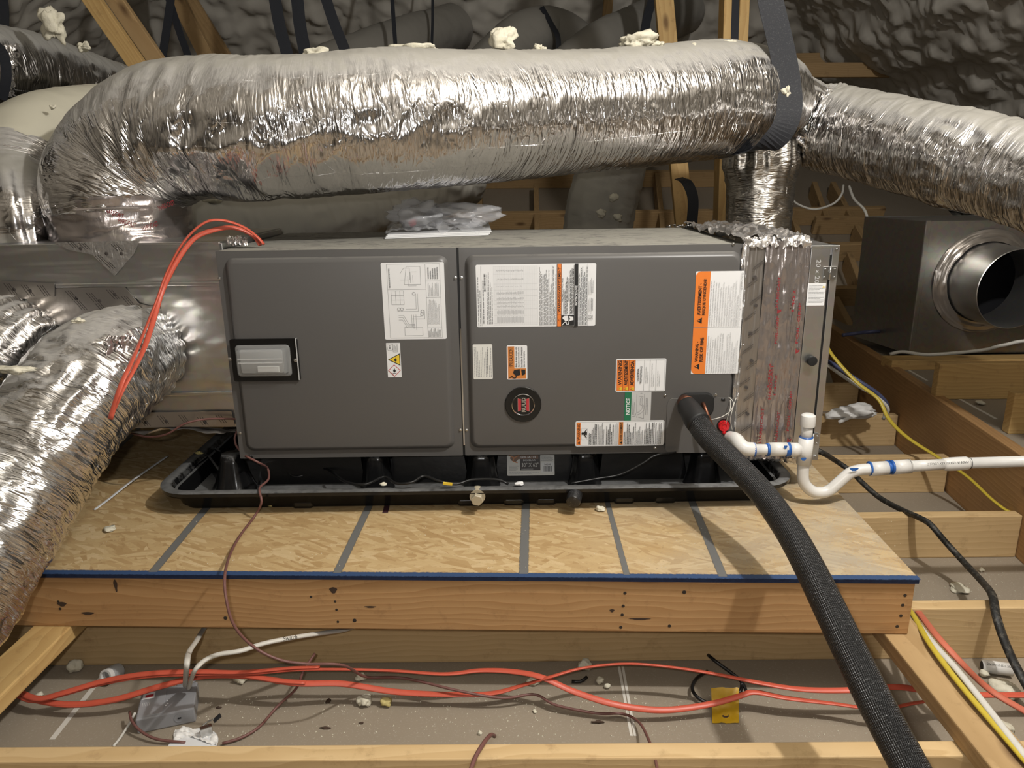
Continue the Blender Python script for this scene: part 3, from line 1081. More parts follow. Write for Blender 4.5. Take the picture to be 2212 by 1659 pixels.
lp = panel('access_door', FX0, FZ0, SEAM - .003, FZ1, FX0 + .020, FZ0 + .022, SEAM - .024, FZ1 - .018, ah, 'left grey access door with a sight window')
rp = panel('access_door', SEAM + .003, FZ0, FX1, FZ1, SEAM + .018, FZ0 + .022, FX1 - .012, FZ1 - .018, ah, 'right grey access door covered in labels')
box('seam_gap', (SEAM - .004, FY + .002, FZ0), (SEAM + .004, FY + .006, FZ1), 'black_gasket', ah)
box('seam_strip', (SEAM - .0005, FY - .0015, FZ0 + .03), (SEAM + .0032, FY + .003, .78), 'chrome', ah)
FR = FY - .0126                                       # face of the raised fields
for px, py in ((474, 601), (519, 935), (984, 600), (995, 928)):
    screw(lp, PY(px, py, FY))
for px, py in ((997, 600), (1008, 928), (1584, 527), (1604, 745), (1437, 853), (1546, 852), (1415, 967)):
    screw(rp, PY(px, py, FY - (.012 if px in (1437, 1546, 1415) else 0)))


def sticker(name, x0, y0, x1, y1, mat='label_white', r=.004, label=None, parent=None, Y=None):
    Yp = Y if Y is not None else FR
    c = PY((x0 + x1) / 2, (y0 + y1) / 2, Yp)
    wd = (PY(x1, (y0 + y1) / 2, Yp) - PY(x0, (y0 + y1) / 2, Yp)).x
    ht = (PY((x0 + x1) / 2, y0, Yp) - PY((x0 + x1) / 2, y1, Yp)).z
    return Sheet(name, parent or ah, (c.x - wd / 2, Yp, c.z - ht / 2), (1, 0, 0), (0, 0, 1), wd, ht, mat, r, label)


def tri(s, u0, v0, u1, v1, mat, name='warning_triangle'):
    """triangle of a rotated label: its top points left"""
    return s.poly([(u0, (v0 + v1) / 2), (u1, v0), (u1, v1)], mat, name)


# --- wiring diagram
s = sticker('wiring_label', 827, 568, 962, 734, label='white wiring diagram sheet')
s.lines([[(.09, .02), (.93, .02), (.93, .98), (.09, .98), (.09, .02)], [(.09, .655), (.70, .655)], [(.70, .02), (.70, .98)], [(.70, .76), (.93, .76)], [(.70, .55), (.93, .55)], [(.70, .16), (.93, .16)]], .0007, 'ink_grey')
s.lines([[(.30, .86), (.36, .93), (.45, .93), (.45, .78), (.30, .78)], [(.36, .72), (.62, .72), (.62, .95), (.40, .95), (.36, .72)], [(.42, .83), (.42, .70), (.55, .70)], [(.46, .74), (.46, .88), (.56, .88)], [(.50, .74), (.50, .84)],
         [(.53, .60), (.53, .40), (.36, .40)], [(.56, .60), (.56, .37), (.22, .37)], [(.24, .32), (.32, .32), (.40, .20), (.50, .20)], [(.24, .29), (.31, .29), (.38, .18), (.50, .18)], [(.24, .26), (.30, .26), (.37, .16)],
         [(.45, .33), (.45, .16)], [(.48, .33), (.48, .14)], [(.52, .33), (.52, .12)], [(.60, .38), (.60, .30), (.48, .30)], [(.66, .38), (.66, .27), (.45, .27)],
         [(.33, .05), (.62, .05), (.62, .16), (.33, .16), (.33, .05)], [(.14, .46), (.34, .46), (.34, .64), (.14, .64), (.14, .46)], [(.14, .52), (.34, .52)], [(.14, .58), (.34, .58)], [(.21, .46), (.21, .64)], [(.28, .46), (.28, .64)]], .0007, 'ink_grey')
for u, v in ((.50, .60), (.25, .40), (.30, .40), (.63, .37), (.62, .33)):
    s.disc(u, v, .0042, 'ink_grey', 'drawing', 14, .0033)
s.fine(.73, .57, .91, .74, 8, 'ink_pale', 90, .4, 3)
s.fine(.73, .79, .91, .94, 5, 'ink_grey', 90, .45, 4)
s.fine(.72, .20, .91, .53, 9, 'ink_pale', 90, .35, 5)
s.fine(.71, .03, .92, .15, 10, 'ink_grey', 90, .4, 6)
s.fine(.11, .68, .15, .94, 1, 'ink_grey', 90, .4, 7)
# --- flammability pictograms
s = sticker('hazard_label', 836, 741, 866, 815, r=.001, label='small white label with flame pictograms')
s.lines([[(.05, .97), (.42, .97), (.46, .80), (.12, .78), (.05, .97)], [(.48, .97), (.80, .97), (.80, .74), (.48, .74), (.48, .97)]], .0008, 'ink_grey')
s.text('i', .18, .82, .32, .93, 'ink_grey', 0, .01)
s.fine(.52, .76, .78, .94, 4, 'ink_grey', 90, .4, 8)
s.poly([(.08, .52), (.95, .34), (.95, .70)], 'ink_black', 'warning_triangle')
s.poly([(.18, .52), (.90, .375), (.90, .665)], 'label_yellow', 'warning_triangle')
FLAME = [(0, -.9), (.45, -.7), (.62, -.2), (.42, .25), (.30, .05), (.22, .55), (-.05, .95), (-.02, .45), (-.28, .15), (-.42, .40), (-.60, -.1), (-.45, -.7)]
s.poly([(.62 + a * .15, .52 + b * .065) for a, b in FLAME], 'ink_black')
s.poly([(.50, .02), (.95, .20), (.50, .38), (.05, .20)], 'ink_red', 'hazard_diamond')
s.poly([(.50, .045), (.89, .20), (.50, .355), (.11, .20)], 'label_white', 'hazard_diamond')
s.poly([(.50 + a * .16, .21 + b * .075) for a, b in FLAME], 'ink_black')
s.rect(.36, .115, .64, .128, 'ink_black', 'pictogram')
# --- rating plate
s = sticker('rating_label', 1029, 571, 1287, 706, label='wide white rating label with orange and black bands')
rs = []
for i in range(45):
    u = .145 + i * (.512 - .145) / 44
    rs.append((u, .03, u + .0011, .97))
for v_ in (.03, .06, .185, .29, .365, .425, .50, .595, .69, .845, .97):
    rs.append((.145, v_, .512, v_ + .0025))
s.rects(rs, 'ink_pale', 'table_grid')
rg = random.Random(4)
rs = []
for v0, v1 in ((.065, .175), (.20, .28), (.31, .355), (.375, .415), (.435, .485), (.52, .575), (.65, .665), (.75, .785), (.885, .92)):
    for i in range(38):
        u = .172 + i * .0059
        rs.append((u, v0 + rg.random() * .012, u + .0034, v1 - rg.random() * .02))
s.rects(rs, 'ink_pale', 'table_entries')
s.fine(.008, .02, .040, .96, 2, 'ink_grey', 90, .35, 11, .8)
s.fine(.050, .06, .066, .90, 1, 'ink_grey', 90, .5, 12, .8)
s.fine(.085, .05, .14, .88, 4, 'ink_grey', 90, .35, 13, .6)
s.rect(.042, .02, .0435, .98, 'ink_grey', 'rule')
s.rects([(.066, .58 + i * .0105, .080, .58 + i * .0105 + rg.choice((.003, .006))) for i in range(27)], 'ink_black', 'bar_code')
s.fine(.525, .02, .672, .97, 15, 'ink_grey', 90, .42, 14, .7)
s.rect(.677, .0, .711, 1.0, 'label_orange')
s.rects([(.675, 0, .678, 1), (.710, 0, .713, 1), (.675, .185, .713, .190)], 'ink_black')
s.text('WARNING/AVERTISSEMENT', .684, .225, .705, .945)
s.poly([(.685, .105), (.704, .075), (.704, .135)], 'ink_black', 'warning_triangle')
s.poly([(.6885, .105), (.702, .083), (.702, .127)], 'label_orange', 'warning_triangle')
s.text('HAZARDOUS VOLTAGE', .7165, .40, .727, .77, bold=.005)
s.text('TENSION DANGEREUSE', .769, .40, .780, .77, bold=.005)
s.fine(.729, .20, .766, .95, 4, 'ink_black', 90, .42, 15, .5)
s.fine(.783, .20, .818, .95, 3, 'ink_black', 90, .42, 16, .5)
s.rect(.713, .008, .819, .180, 'ink_black', 'pictogram')
s.poly([(.722, .15), (.738, .17), (.768, .172), (.772, .09), (.745, .08), (.735, .11), (.722, .12)], 'label_white')
s.poly([(.775, .165), (.812, .155), (.814, .10), (.778, .085), (.785, .125)], 'label_white')
s.lines([[(.716, .015), (.735, .06), (.752, .075), (.757, .03), (.772, .03), (.776, .08)]], .0016, 'label_white', 'pictogram')
s.rect(.821, 0, .851, 1, 'ink_black')
s.text('NOTICE/AVIS', .8275, .34, .8455, .655, 'label_white')
s.fine(.856, .02, .928, .95, 8, 'ink_black', 90, .42, 17, .4)
s.rects([(.929, 0, .931, 1)], 'ink_black')
s.disc(.952, .145, .0048, 'ink_black', 'test_mark', 24, .0041)
s.text('UL', .9455, .125, .957, .168, bold=0)
s.text('LISTED', .968, .105, .976, .185, bold=.01)
s.text('US', .955, .195, .963, .215, bold=0)
s.fine(.945, .25, .98, .46, 3, 'ink_grey', 90, .45, 18, .3)
s.fine(.945, .53, .98, .78, 3, 'ink_grey', 90, .45, 19, .3)
# --- small import label
s = sticker('import_label', 1022, 744, 1064, 819, 'label_cream', .003, 'small cream label with typed lines')
s.fine(.04, .06, .97, .95, 11, 'ink_grey', 90, .30, 21, .8)
s.text('ENSAMBLADO EN MEXICO', .72, .15, .775, .85, bold=0)
# --- precaucion
s = sticker('caution_label', 1095, 746, 1139, 820, 'label_white', .004, 'orange and white PRECAUCION label')
s.rect(.05, .03, .37, .97, 'label_amber')
s.rect(.37, .03, .95, .33, 'label_amber')
s.text('! PRECAUCION !', .10, .37, .31, .95, bold=.01)
for i, t_ in enumerate(('Antes de tener acceso a los', 'dispositivos terminales, todos', 'los circuitos de alimentacion', 'deben ser interrumpidos.')):
    s.text(t_, .40 + i * .135, .36, .505 + i * .135, .955 - (.12 if i == 3 else 0), bold=.01)
s.poly([(.30, .22), (.35, .28), (.62, .31), (.66, .14), (.45, .11), (.33, .17)], 'ink_black')
s.poly([(.70, .30), (.90, .29), (.90, .16), (.74, .12)], 'ink_black')
s.lines([[(.12, .06), (.25, .10), (.32, .05), (.42, .05), (.46, .13)]], .0026, 'ink_black', 'pictogram')
# --- round maker's badge
bc = PY(1130, 873, FR)
badge = lathe('badge', [(.0475, .0), (.0475, .003), (.046, .0045), (.030, .0048)], bc, (0, -1, 0), 'gloss_black', ah, 48)
badge['label'] = 'round black badge with a chrome ring'
lathe('badge_ring', [(.0295, .0045), (.0300, .0075), (.0285, .0082), (.0270, .0060)], bc, (0, -1, 0), 'chrome', badge, 48, close=False)
bd = Sheet('badge_face', badge, bc + V3((-.027, -.0052, -.027)), (1, 0, 0), (0, 0, 1), .054, .054, 'gloss_black', .0269, None, .0004)
fl_l = [(.24, .16), (.36, .22), (.50, .16), (.66, .21), (.80, .16)]
fl_r = [(.80, .84), (.66, .79), (.50, .84), (.36, .79), (.24, .84)]
bd.poly(fl_l + fl_r, 'chrome', 'emblem')
bd.poly([(a + (.5 - a) * .05, b + (.5 - b) * .04) for a, b in fl_l + fl_r], 'ink_red', 'emblem')
bd.rect(.40, .10, .66, .90, 'ink_black', 'emblem')
bd.text('RUUD', .43, .14, .63, .86, 'chrome', 90, .03)
# --- risk of fire
s = sticker('fire_risk_label', 1498, 588, 1601, 809, 'label_white', .002, 'tall white and orange risk of fire label')
s.flat('color_band', [(a / s.w, b / s.h) for a, b in rounded(0, 0, s.w * .31, s.h, .012)], [tuple(range(24))], 'label_orange')
s.rect(.20, 0, .30, 1, 'label_orange')
s.rect(.30, 0, .99, 1, 'label_white', 'text_field')
s.rects([(0, .462, 1, .465)], 'ink_grey')
for v0 in (.045, .50):
    s.poly([(.06, v0 + .03), (.17, v0), (.17, v0 + .06)], 'ink_black', 'warning_triangle')
    s.poly([(.125, v0 + .024), (.125, v0 + .036), (.085, v0 + .034), (.085, v0 + .026)], 'label_orange', 'warning_triangle')
s.text('WARNING -', .065, .125, .135, .325)
s.text('RISK OF FIRE', .165, .125, .235, .365)
s.text('AVERTISSEMENT -', .065, .585, .135, .89)
s.text('RISQUE D\'INCENDIE', .165, .585, .235, .93)
FIRE_E = ['Flammable Refrigerant used. To be Repaired Only', 'by Trained Service Personnel. Do Not Puncture', 'Refrigerant Tubing. Dispose Of Properly in', 'Accordance with Federal or Local Regulations',
          'Auxiliary devices which may be ignition sources', 'shall not be installed in the ductwork, other than', 'auxiliary devices listed for use with the specific', 'appliance. See instructions.',
          'Minimum room area (operating or storage): 562 ft2', '(52.2 m2) Note: for minimum room areas at altitudes', 'higher than sea level, see instructions.', 'LEAK DETECTION SYSTEM installed.', 'Units must be powered except for service.']
FIRE_F = ['Contient un fluide frigorigene inflammable. Ne doit etre', 'repare que par un personnel d\'entretien qualifie. Ne pas', 'percer le tuyau de refrigerant. Doit etre mis au rebut', 'conformement aux reglementations federales ou locales.',
          'Les appareils annexes qui peuvent constituer des', 'risques d\'incendie ne doivent pas etre places dans les', 'conduites d\'appareils autres que ceux de la liste', 'concernant l\'appareil specifique. Voir instructions',
          'Surface minimale de la piece (d\'utilisation ou de', 'stockage): 562 ft2 (52.2 m2) Note : pour les surfaces', 'minimales des pieces situees a des altitudes superieures', 'SYSTEME DE DETECTION DE FUITE installe.', 'Les unites doivent etre alimentees sauf pour le service.']
for i in range(13):
    a = .315 + i * .0505
    s.text(FIRE_E[i], a, .015, a + .033, .015 + .0081 * len(FIRE_E[i]) * .96, 'ink_grey', 90, 0)
    s.text(FIRE_F[i], a, .475, a + .033, .475 + .0081 * len(FIRE_F[i]) * .96, 'ink_grey', 90, 0)
s.text('92-102214-96-02', .925, .82, .965, .985, 'ink_grey', 90, 0)
# --- proposition 65
s = sticker('proposition_label', 1330, 775, 1438, 846, 'label_white', .004, 'white label with three orange warning bands')
s.rect(.02, .03, .385, .97, 'label_orange')
for i, (t_, e_) in enumerate((('WARNING', .95), ('AVERTISSEMENT', .96), ('ADVERTENCIA', .94))):
    u = .035 + i * .122
    s.text(t_, u + .012, .20, u + .085, e_, bold=.03)
    s.poly([(u + .01, .10), (u + .09, .045), (u + .09, .155)], 'label_yellow', 'warning_triangle')
    s.lines([[(u + .03, .10), (u + .065, .10)]], .0012, 'ink_black', 'warning_triangle')
s.rects([(.142, .03, .146, .97), (.262, .03, .266, .97), (.385, .03, .389, .97), (.565, .03, .568, .97), (.68, .03, .683, .97), (.80, .03, .803, .97)], 'ink_black')
s.lines([[(.02, .03), (.98, .03), (.98, .97), (.02, .97), (.02, .03)]], .0006, 'ink_grey', 'rule')
s.text('CALIFORNIA', .43, .33, .465, .71)
s.text('PROPOSITION 65', .485, .26, .525, .77)
for i, (t1, t2, v_) in enumerate((('Cancer and Reproductive Harm', 'www.P65Warnings.ca.gov', .25), ('Cancer et Troubles de l\'appareil reproducteur', 'www.P65Warnings.ca.gov', .16), ('Cancer y dano Reproductivo', 'www.P65Warnings.ca.gov', .16))):
    u = .583 + i * .118
    s.text(t1, u + .01, v_, u + .033, min(.86, v_ + .018 * len(t1)), bold=0)
    s.text(t2, u + .045, v_, u + .068, v_ + .37, bold=0)
# --- trap notice
s = sticker('notice_label', 1349, 847, 1406, 908, 'label_grey', .001, 'grey label with green NOTICE band and trap drawing')
s.rect(0, 0, .255, 1, 'label_green')
s.text('NOTICE', .06, .21, .20, .79, 'label_white')
s.lines([[(.30, .14), (.42, .16), (.45, .27), (.55, .30), (.66, .40), (.68, .52), (.58, .56), (.60, .80), (.66, .80), (.66, .57), (.74, .50), (.74, .36), (.62, .24), (.50, .20), (.46, .10)], [(.52, .12), (.74, .06), (.74, .93)], [(.46, .30), (.46, .93)], [(.58, .96), (.66, .96)], [(.55, .84), (.70, .84)]], .0008, 'ink_grey')
s.fine(.29, .20, .40, .80, 2, 'ink_grey', 90, .3, 31, .3)
s.fine(.79, .20, .90, .80, 2, 'ink_grey', 90, .3, 32, .3)
# --- long bottom warning
s = sticker('service_label', 1243, 909, 1434, 963, 'label_white', .004, 'long white label with two brown orange bands at the bottom')
s.lines([[(.012, .04), (.988, .04), (.988, .96), (.012, .96), (.012, .04)]], .0006, 'ink_grey', 'rule')
s.rect(.012, .05, .058, .95, 'label_orange')
s.rect(.490, .05, .538, .95, 'label_amber')
s.text('WARNING', .022, .24, .052, .90)
s.poly([(.022, .14), (.050, .08), (.050, .20)], 'ink_black', 'warning_triangle')
s.text('AVERTISSEMENT', .502, .22, .530, .93)
s.poly([(.502, .13), (.530, .07), (.530, .19)], 'ink_black', 'warning_triangle')
s.lines([[(.068, .28), (.135, .28), (.135, .72), (.068, .72), (.068, .28)]], .0006, 'ink_pale', 'pictogram')
s.disc(.082, .52, .0033, 'ink_black')
s.lines([[(.09, .52), (.128, .34)], [(.09, .52), (.128, .68)]], .0022, 'ink_black', 'pictogram')
s.rect(.100, .46, .130, .58, 'ink_black', 'pictogram')
for a, b, n_, m_ in ((.150, .245, 6, 'ink_black'), (.25, .33, 5, 'ink_grey'), (.345, .435, 5, 'ink_black'), (.44, .485, 3, 'ink_pale'), (.545, .665, 7, 'ink_black'), (.67, .765, 6, 'ink_grey'), (.775, .895, 7, 'ink_black'), (.90, .975, 4, 'ink_grey')):
    s.fine(a, .07, b, .93, n_, m_, 90, .45, int(a * 100), .5)

# --- sight window: black bracket with a clear cover
ws = PY(496, 777, FR)
M_ = Matrix.Identity(4)
br = loft('window_bracket', [[V3((a, y, b)) for a, b in rounded(PY(502, 778, FR).x, PY(570, 822, FR).z, PY(647, 778, FR).x, PY(570, 731, FR).z, .006)] for y in (FR, FR - .006)], 'gloss_black', lp)
br['label'] = 'black bracket around the sight window'
x0, x1 = PY(512, 778, FR).x, PY(630, 778, FR).x
z0, z1 = PY(570, 812, FR).z, PY(570, 744, FR).z
cov = loft('clear_cover', [[V3((a, FR - y, b)) for a, b in rounded(x0 + i, z0 + i, x1 - i, z1 - i, .010 - i * .4)] for y, i in ((.006, 0), (.009, .002), (.010, .007), (.024, .009), (.028, .013))], 'clear_plastic', br, False, True, True)
xa = (x0 + x1) / 2
loft('inner_cover', [[V3((a, FR - y, b)) for a, b in rounded(x0 + .012, zz0, x1 - .020, zz1, .005)] for y, zz0, zz1 in ((.0065, z0 + .010, z1 - .012), (.0085, z0 + .010, z1 - .012))], 'inner_grey', br)
for q in (.10, .70):
    box('inner_block', (x0 + .05 + q * .045, FR - .0135, z0 + .013), (x0 + .078 + q * .045, FR - .0087, z0 + .028), 'pale_inside', br, .001)
for zz in (.5, .62):
    box('cover_rib', (x0 + .012, FR - .031, z0 + (z1 - z0) * zz - .0015), (x1 - .016, FR - .0285, z0 + (z1 - z0) * zz + .0015), 'clear_plastic', br, .0006)
screw(br, PY(497, 775, FR - .002), r=.005)
screw(br, PY(639, 778, FR - .006), r=.005)
loft('bracket_edge', [[V3((x1 + .0165, y, z0 - .010)), V3((x1 + .0182, y, z0 - .010)), V3((x1 + .0182, y, z1 + .016)), V3((x1 + .0165, y, z1 + .016))] for y in (FR, FR - .010)], 'label_grey', br)

# --- line-set entry in the lower right corner
plx0, plx1 = PY(1440, 900, FR).x, FX1 - .004
plz0, plz1 = FZ0 + .004, PY(1500, 860, FR).z
loft('entry_plate', [[V3((a, y, b)) for a, b in rounded(plx0, plz0, plx1, plz1, .016)] for y in (FR + .008, FR - .0015)], 'furnace_paint', ah)['label'] = 'plate where the pipes enter'
gb = PY(1503, 872, FR)
loft('rubber_grommet', [[V3((gb.x + a * sc, FR - y, gb.z + .004 + b * sc)) for a, b in rounded(-.046, -.038, .046, .026, .020)] for y, sc in ((0, 1), (.006, 1), (.010, .92), (.011, .6))], 'rubber_black', ah, True, True, True)
tube('copper_stub', [PY(1478, 868, FR - .01), PY(1487, 872, FR - .04)], .019, 'copper', ah, nth=20)
tube('copper_tube', [PY(1518, 870, FR - .004), PY(1522, 878, FR - .03), PY(1530, 900, FR - .045), PY(1540, 925, FR - .05)], .0048, 'copper', ah, nth=10)
tube('sensor_wire', [PY(1535, 907, FR - .04), PY(1560, 900, FR - .035), PY(1580, 885, FR - .02), PY(1584, 868, FR - .01), PY(1574, 858, FR)], .0011, 'cable_white', ah, .006, 6)
tube('sensor_wire', [PY(1568, 915, FR - .02), PY(1572, 900, FR - .03), PY(1578, 880, FR - .025), PY(1577, 862, FR)], .0010, 'cable_white', ah, .006, 6)
tube('sensor_wire', [PY(1582, 930, FR - .006), PY(1578, 905, FR - .02), PY(1585, 875, FR - .012), PY(1590, 860, FR)], .0010, 'cable_white', ah, .006, 6)
lump('wire_clip', PY(1562, 866, FR - .002), (.010, .004, .007), 'black_gasket', seed=3, parent=ah, sub=2)
rc = PY(1562, 918, FR + .002)
cap = lathe('drain_cap', [(.0145, 0), (.0150, .010), (.0135, .013), (.006, .0135), (.005, .012)], rc, (0, -1, 0), 'red_cap', ah, 28)
cap['label'] = 'red drain cap'
lathe('drain_port', [(.019, -.001), (.018, .004), (.0148, .004)], rc + V3((0, 0, 0)), (0, -1, 0), 'black_gasket', ah, 24)
lathe('drain_port', [(.0165, -.001), (.016, .008), (.013, .012)], PY(1578, 948, FR), (0, -1, 0), 'black_gasket', ah, 24)
lump('cap_tab', PY(1564, 939, FR - .008), (.010, .008, .012), 'red_cap', seed=5, parent=ah, sub=2, rough=.15)

# ---- foil tape wrapped round the joint with the filter box
rg = random.Random(9)
tx0, tx1 = FX1 - .006, .744
fy = FY - .001
ncol, nrow = 60, 90


def crumpled(name, fn, nu, nv, amp, mat, parent, seed, th=0.0):
    V = []
    P = np.array([(i / (nu - 1), j / (nv - 1)) for i in range(nu) for j in range(nv)])
    wob = amp * ((ridged(np.stack([P[:, 0] * 9, P[:, 1] * 5, P[:, 0] * 0 + seed], 1), seed) - .5) + .5 * (ridged(np.stack([P[:, 0] * 19, P[:, 1] * 16, P[:, 0] * 0], 1), seed + 1) - .5))
    for (u, v_), d in zip(P, wob):
        p, n = fn(u, v_)
        V.append(p + n * d)
    ii = np.arange(nu - 1)[:, None] * nv + np.arange(nv - 1)[None, :]
    Fq = np.stack([ii, ii + nv, ii + nv + 1, ii + 1], -1).reshape(-1, 4)
    return put(name, V, [tuple(q) for q in Fq], mat, parent, True)


def front_strip(x0, x1, z0, z1, y):
    return lambda u, v_: (V3((x0 + (x1 - x0) * u, y, z0 + (z1 - z0) * v_)), V3((0, -1, 0)))


t1 = crumpled('foil_tape_strip', front_strip(tx0, tx0 + .064, .418, .992, fy - .003), 40, 120, .0015, 'foil_tape_flat', ah, 11)
t1['label'] = 'foil tape strip printed with dark slashes'
t2 = crumpled('foil_tape_strip', front_strip(tx0 + .052, tx1, .415, .990, fy - .006), 60, 160, .0045, 'foil_tape', ah, 21)
t2['label'] = 'foil tape strip printed in red'
crumpled('foil_tape_bead', front_strip(tx0 - .006, tx0 + .010, .43, .985, fy - .004), 10, 120, .014, 'foil_tape_crumpled', ah, 31)
crumpled('foil_tape_top', lambda u, v_: (V3((tx0 - .02 + (tx1 - tx0 + .03) * u, FY - .004 + v_ * .60, .992)), V3((0, 0, 1))), 50, 120, .022, 'foil_tape_crumpled', ah, 41)
crumpled('foil_tape_crest', lambda u, v_: (V3((tx0 + (tx1 - tx0) * u, FY - .010 + .03 * v_, .975 + .020 * math.sin(v_ * 3.1))), V3((0, -.6, .8))), 70, 16, .018, 'foil_tape_crumpled', ah, 51)
crumpled('foil_tape_foot', lambda u, v_: (V3((tx0 + .02 + (tx1 - tx0) * u, FY - .006 + .05 * v_, .425 - .022 * u * math.sin(v_ * 3.1))), V3((0, -.5, -.8))), 40, 16, .022, 'foil_tape_crumpled', ah, 61)


def dashes_on(parent, x0, z0, n_, dz, mat='ink_tape_dark', y=0, wd=.026, sl=.020):
    for i in range(n_):
        V, Fc = [], []
        z = z0 + i * dz
        for q in (0, .006):
            xx = x0 + (.012 if i % 2 else 0)
            a = V3((xx, y, z + q))
            b = V3((xx + wd, y, z + q + sl))
            i0 = len(V)
            V += [a, b, b + V3((0, 0, .0017)), a + V3((0, 0, .0017))]
            Fc.append((i0, i0 + 1, i0 + 2, i0 + 3))
        put('tape_print', V, Fc, mat, parent)


dashes_on(t1, tx0 + .012, .445, 12, .043, y=fy - .0068)
for i in range(7):
    z = .47 + i * .072
    lathe('tape_dot', [(.0045, 0), (.0045, .0002)], (tx0 + .030 + (.008 if i % 2 else 0), fy - .0068, z), (0, -1, 0), 'ink_tape_dark', t1, 10)
sh = Sheet('tape_lettering', t2, (tx0 + .052, fy - .0135, .43), (1, 0, 0), (0, 0, 1), tx1 - tx0 - .052, .55, 'foil_tape', .001, None, .0002)
bpy.data.objects.remove(sh.ob)
sh.ob = t2
for (u0, v0, u1, v1, t_) in ((.30, .28, .37, .45, 'HARDCAST'), (.30, .72, .36, .86, 'HARDCAST'), (.55, .05, .61, .22, 'HARDCAST'), (.16, .06, .23, .24, 'HARDCAST'), (.42, .30, .47, .40, '1402'), (.80, .12, .86, .32, 'FOIL-GRIP'),
                             (.34, .55, .40, .68, 'FOIL-GRIP'), (.82, .55, .88, .74, 'FOIL-GRIP'), (.66, .70, .72, .80, '1402'), (.26, .34, .30, .46, '1402')):
    sh.text(t_, u0, v0, u1, v1, 'ink_tape_red', 90, .02)
for u, v_ in ((.18, .02), (.58, .01), (.84, .06), (.34, .69), (.84, .50)):
    sh.poly([(u, v_), (u + .09, v_ + .012), (u + .09, v_ + .022), (u + .04, v_ + .016), (u, v_ + .028)], 'ink_tape_red', 'tape_logo')

# ---- filter box
fbx = thing('filter_box', (.78, 2.15, .412), 'galvanized filter box with a hinged door and black knob, right of the furnace', 'filter box')
BX0, BX1, BZ0_, BZ1_ = .736, .817, .414, .976
box('box_shell', (BX0, FY + .004, BZ0_), (BX1, FYB, BZ1_), 'galvanized', fbx, .0015)
box('gasket', (BX0 - .001, FY - .004, BZ0_ + .004), (BX0 + .010, FY + .010, BZ1_ - .010), 'black_gasket', fbx, .002)
dr = box('filter_door', (BX0 + .010, FY - .007, BZ0_), (BX1 - .023, FY + .006, BZ1_ - .002), 'galvanized', fbx, .0015)
box('gasket', (BX1 - .024, FY - .003, BZ0_ + .002), (BX1 - .0165, FY + .006, BZ1_ - .022), 'black_gasket', fbx, .001)
box('corner_flange', (BX1 - .0165, FY - .004, BZ0_ - .006), (BX1 + .001, FY + .008, BZ1_ + .002), 'galvanized', fbx, .001)
box('top_lip', (BX0 + .008, FY - .008, BZ1_ - .004), (BX1 - .002, FY + .03, BZ1_ + .002), 'galvanized', fbx, .001)
for z in (BZ1_ - .066, BZ0_ + .055):
    h1 = box('hinge', (BX1 - .037, FY - .0095, z - .016), (BX1 - .004, FY - .0072, z + .016), 'steel_screw', fbx, .0006)
    tube('hinge_pin', [V3((BX1 - .0205, FY - .011, z - .017)), V3((BX1 - .0205, FY - .011, z + .017))], .0026, 'steel_screw', h1, nth=10, smooth_path=False)
    for a in (-.033, -.009):
        for q in (-.010, .010):
            screw(h1, V3((BX1 + a, FY - .0095, z + q)), r=.0022, name='rivet')
screw(fbx, V3((BX1 - .008, FY - .004, BZ1_ - .008)), r=.0042)
screw(fbx, V3((BX1 - .008, FY - .004, BZ0_ + .006)), r=.0042)
kc = PY(1750, 777, FY - .008)
lathe('door_knob', [(.0075, 0), (.0075, .006), (.0125, .007), (.0128, .016), (.0115, .018), (.004, .0185)], kc, (0, -1, 0), 'rubber_black', fbx, 28)
s = sticker('door_label', 1743, 612, 1782, 660, r=.0005, label='small white text label', parent=fbx, Y=FY - .0072)
s.poly([(.88, .90), (.80, .80), (.96, .80)], 'label_yellow', 'warning_triangle')
s.fine(.08, .12, .95, .92, 14, 'ink_grey', -1, .3, 41, .5)
s2 = Sheet('stamped_size', dr, (BX0 + .020, FY - .0071, BZ1_ - .095), (1, 0, 0), (0, 0, 1), .022, .065, 'galvanized', .001, None, .0001)
bpy.data.objects.remove(s2.ob)
s2.ob = dr
s2.text('20 x 20', .25, .05, .75, .95, 'label_grey', -90, .0, 'stamped_lettering')

# ================================================================== DRAIN PAN
PX0, PX1, PY0, PY1, PZT = -.935, .735, 1.742, 2.52, .386
pan = thing('drain_pan', ((PX0 + PX1) / 2, (PY0 + PY1) / 2, OZ), 'shallow black plastic drain pan under the furnace', 'drain pan')


def rl(i, z, r):
    return [V3((a, b, z)) for a, b in rounded(PX0 + i, PY0 + i, PX1 - i, PY1 - i, max(r - i, .01), 10)]


loft('tray', [rl(.058, OZ + .001, .10), rl(.040, PZT - .020, .10), rl(.004, PZT - .013, .10), rl(.0, PZT - .011, .10), rl(.0, PZT - .002, .10), rl(.004, PZT, .10), rl(.022, PZT, .10), rl(.028, PZT - .004, .10), rl(.046, OZ + .012, .10)], 'pan_plastic', pan, True, True, True)


def cone(x, y, r0, r1, h_, name='support_cone'):
    V, nn = [], 36
    for t in np.linspace(0, 1, 6):
        r = r0 + (r1 - r0) * (t ** .7)
        for i in range(nn):
            a = 2 * math.pi * i / nn
            q = r * (1 + .07 * math.cos(a * 6) * (1 - .5 * t))
            V.append(V3((x + q * math.cos(a), y + q * math.sin(a), OZ + .012 + h_ * t)))
    Fc = [tuple(q) for q in grid_faces(6, nn)]
    Fc.append(tuple(5 * nn + i for i in range(nn)))
    return put(name, V, Fc, 'pan_plastic', pan, True)


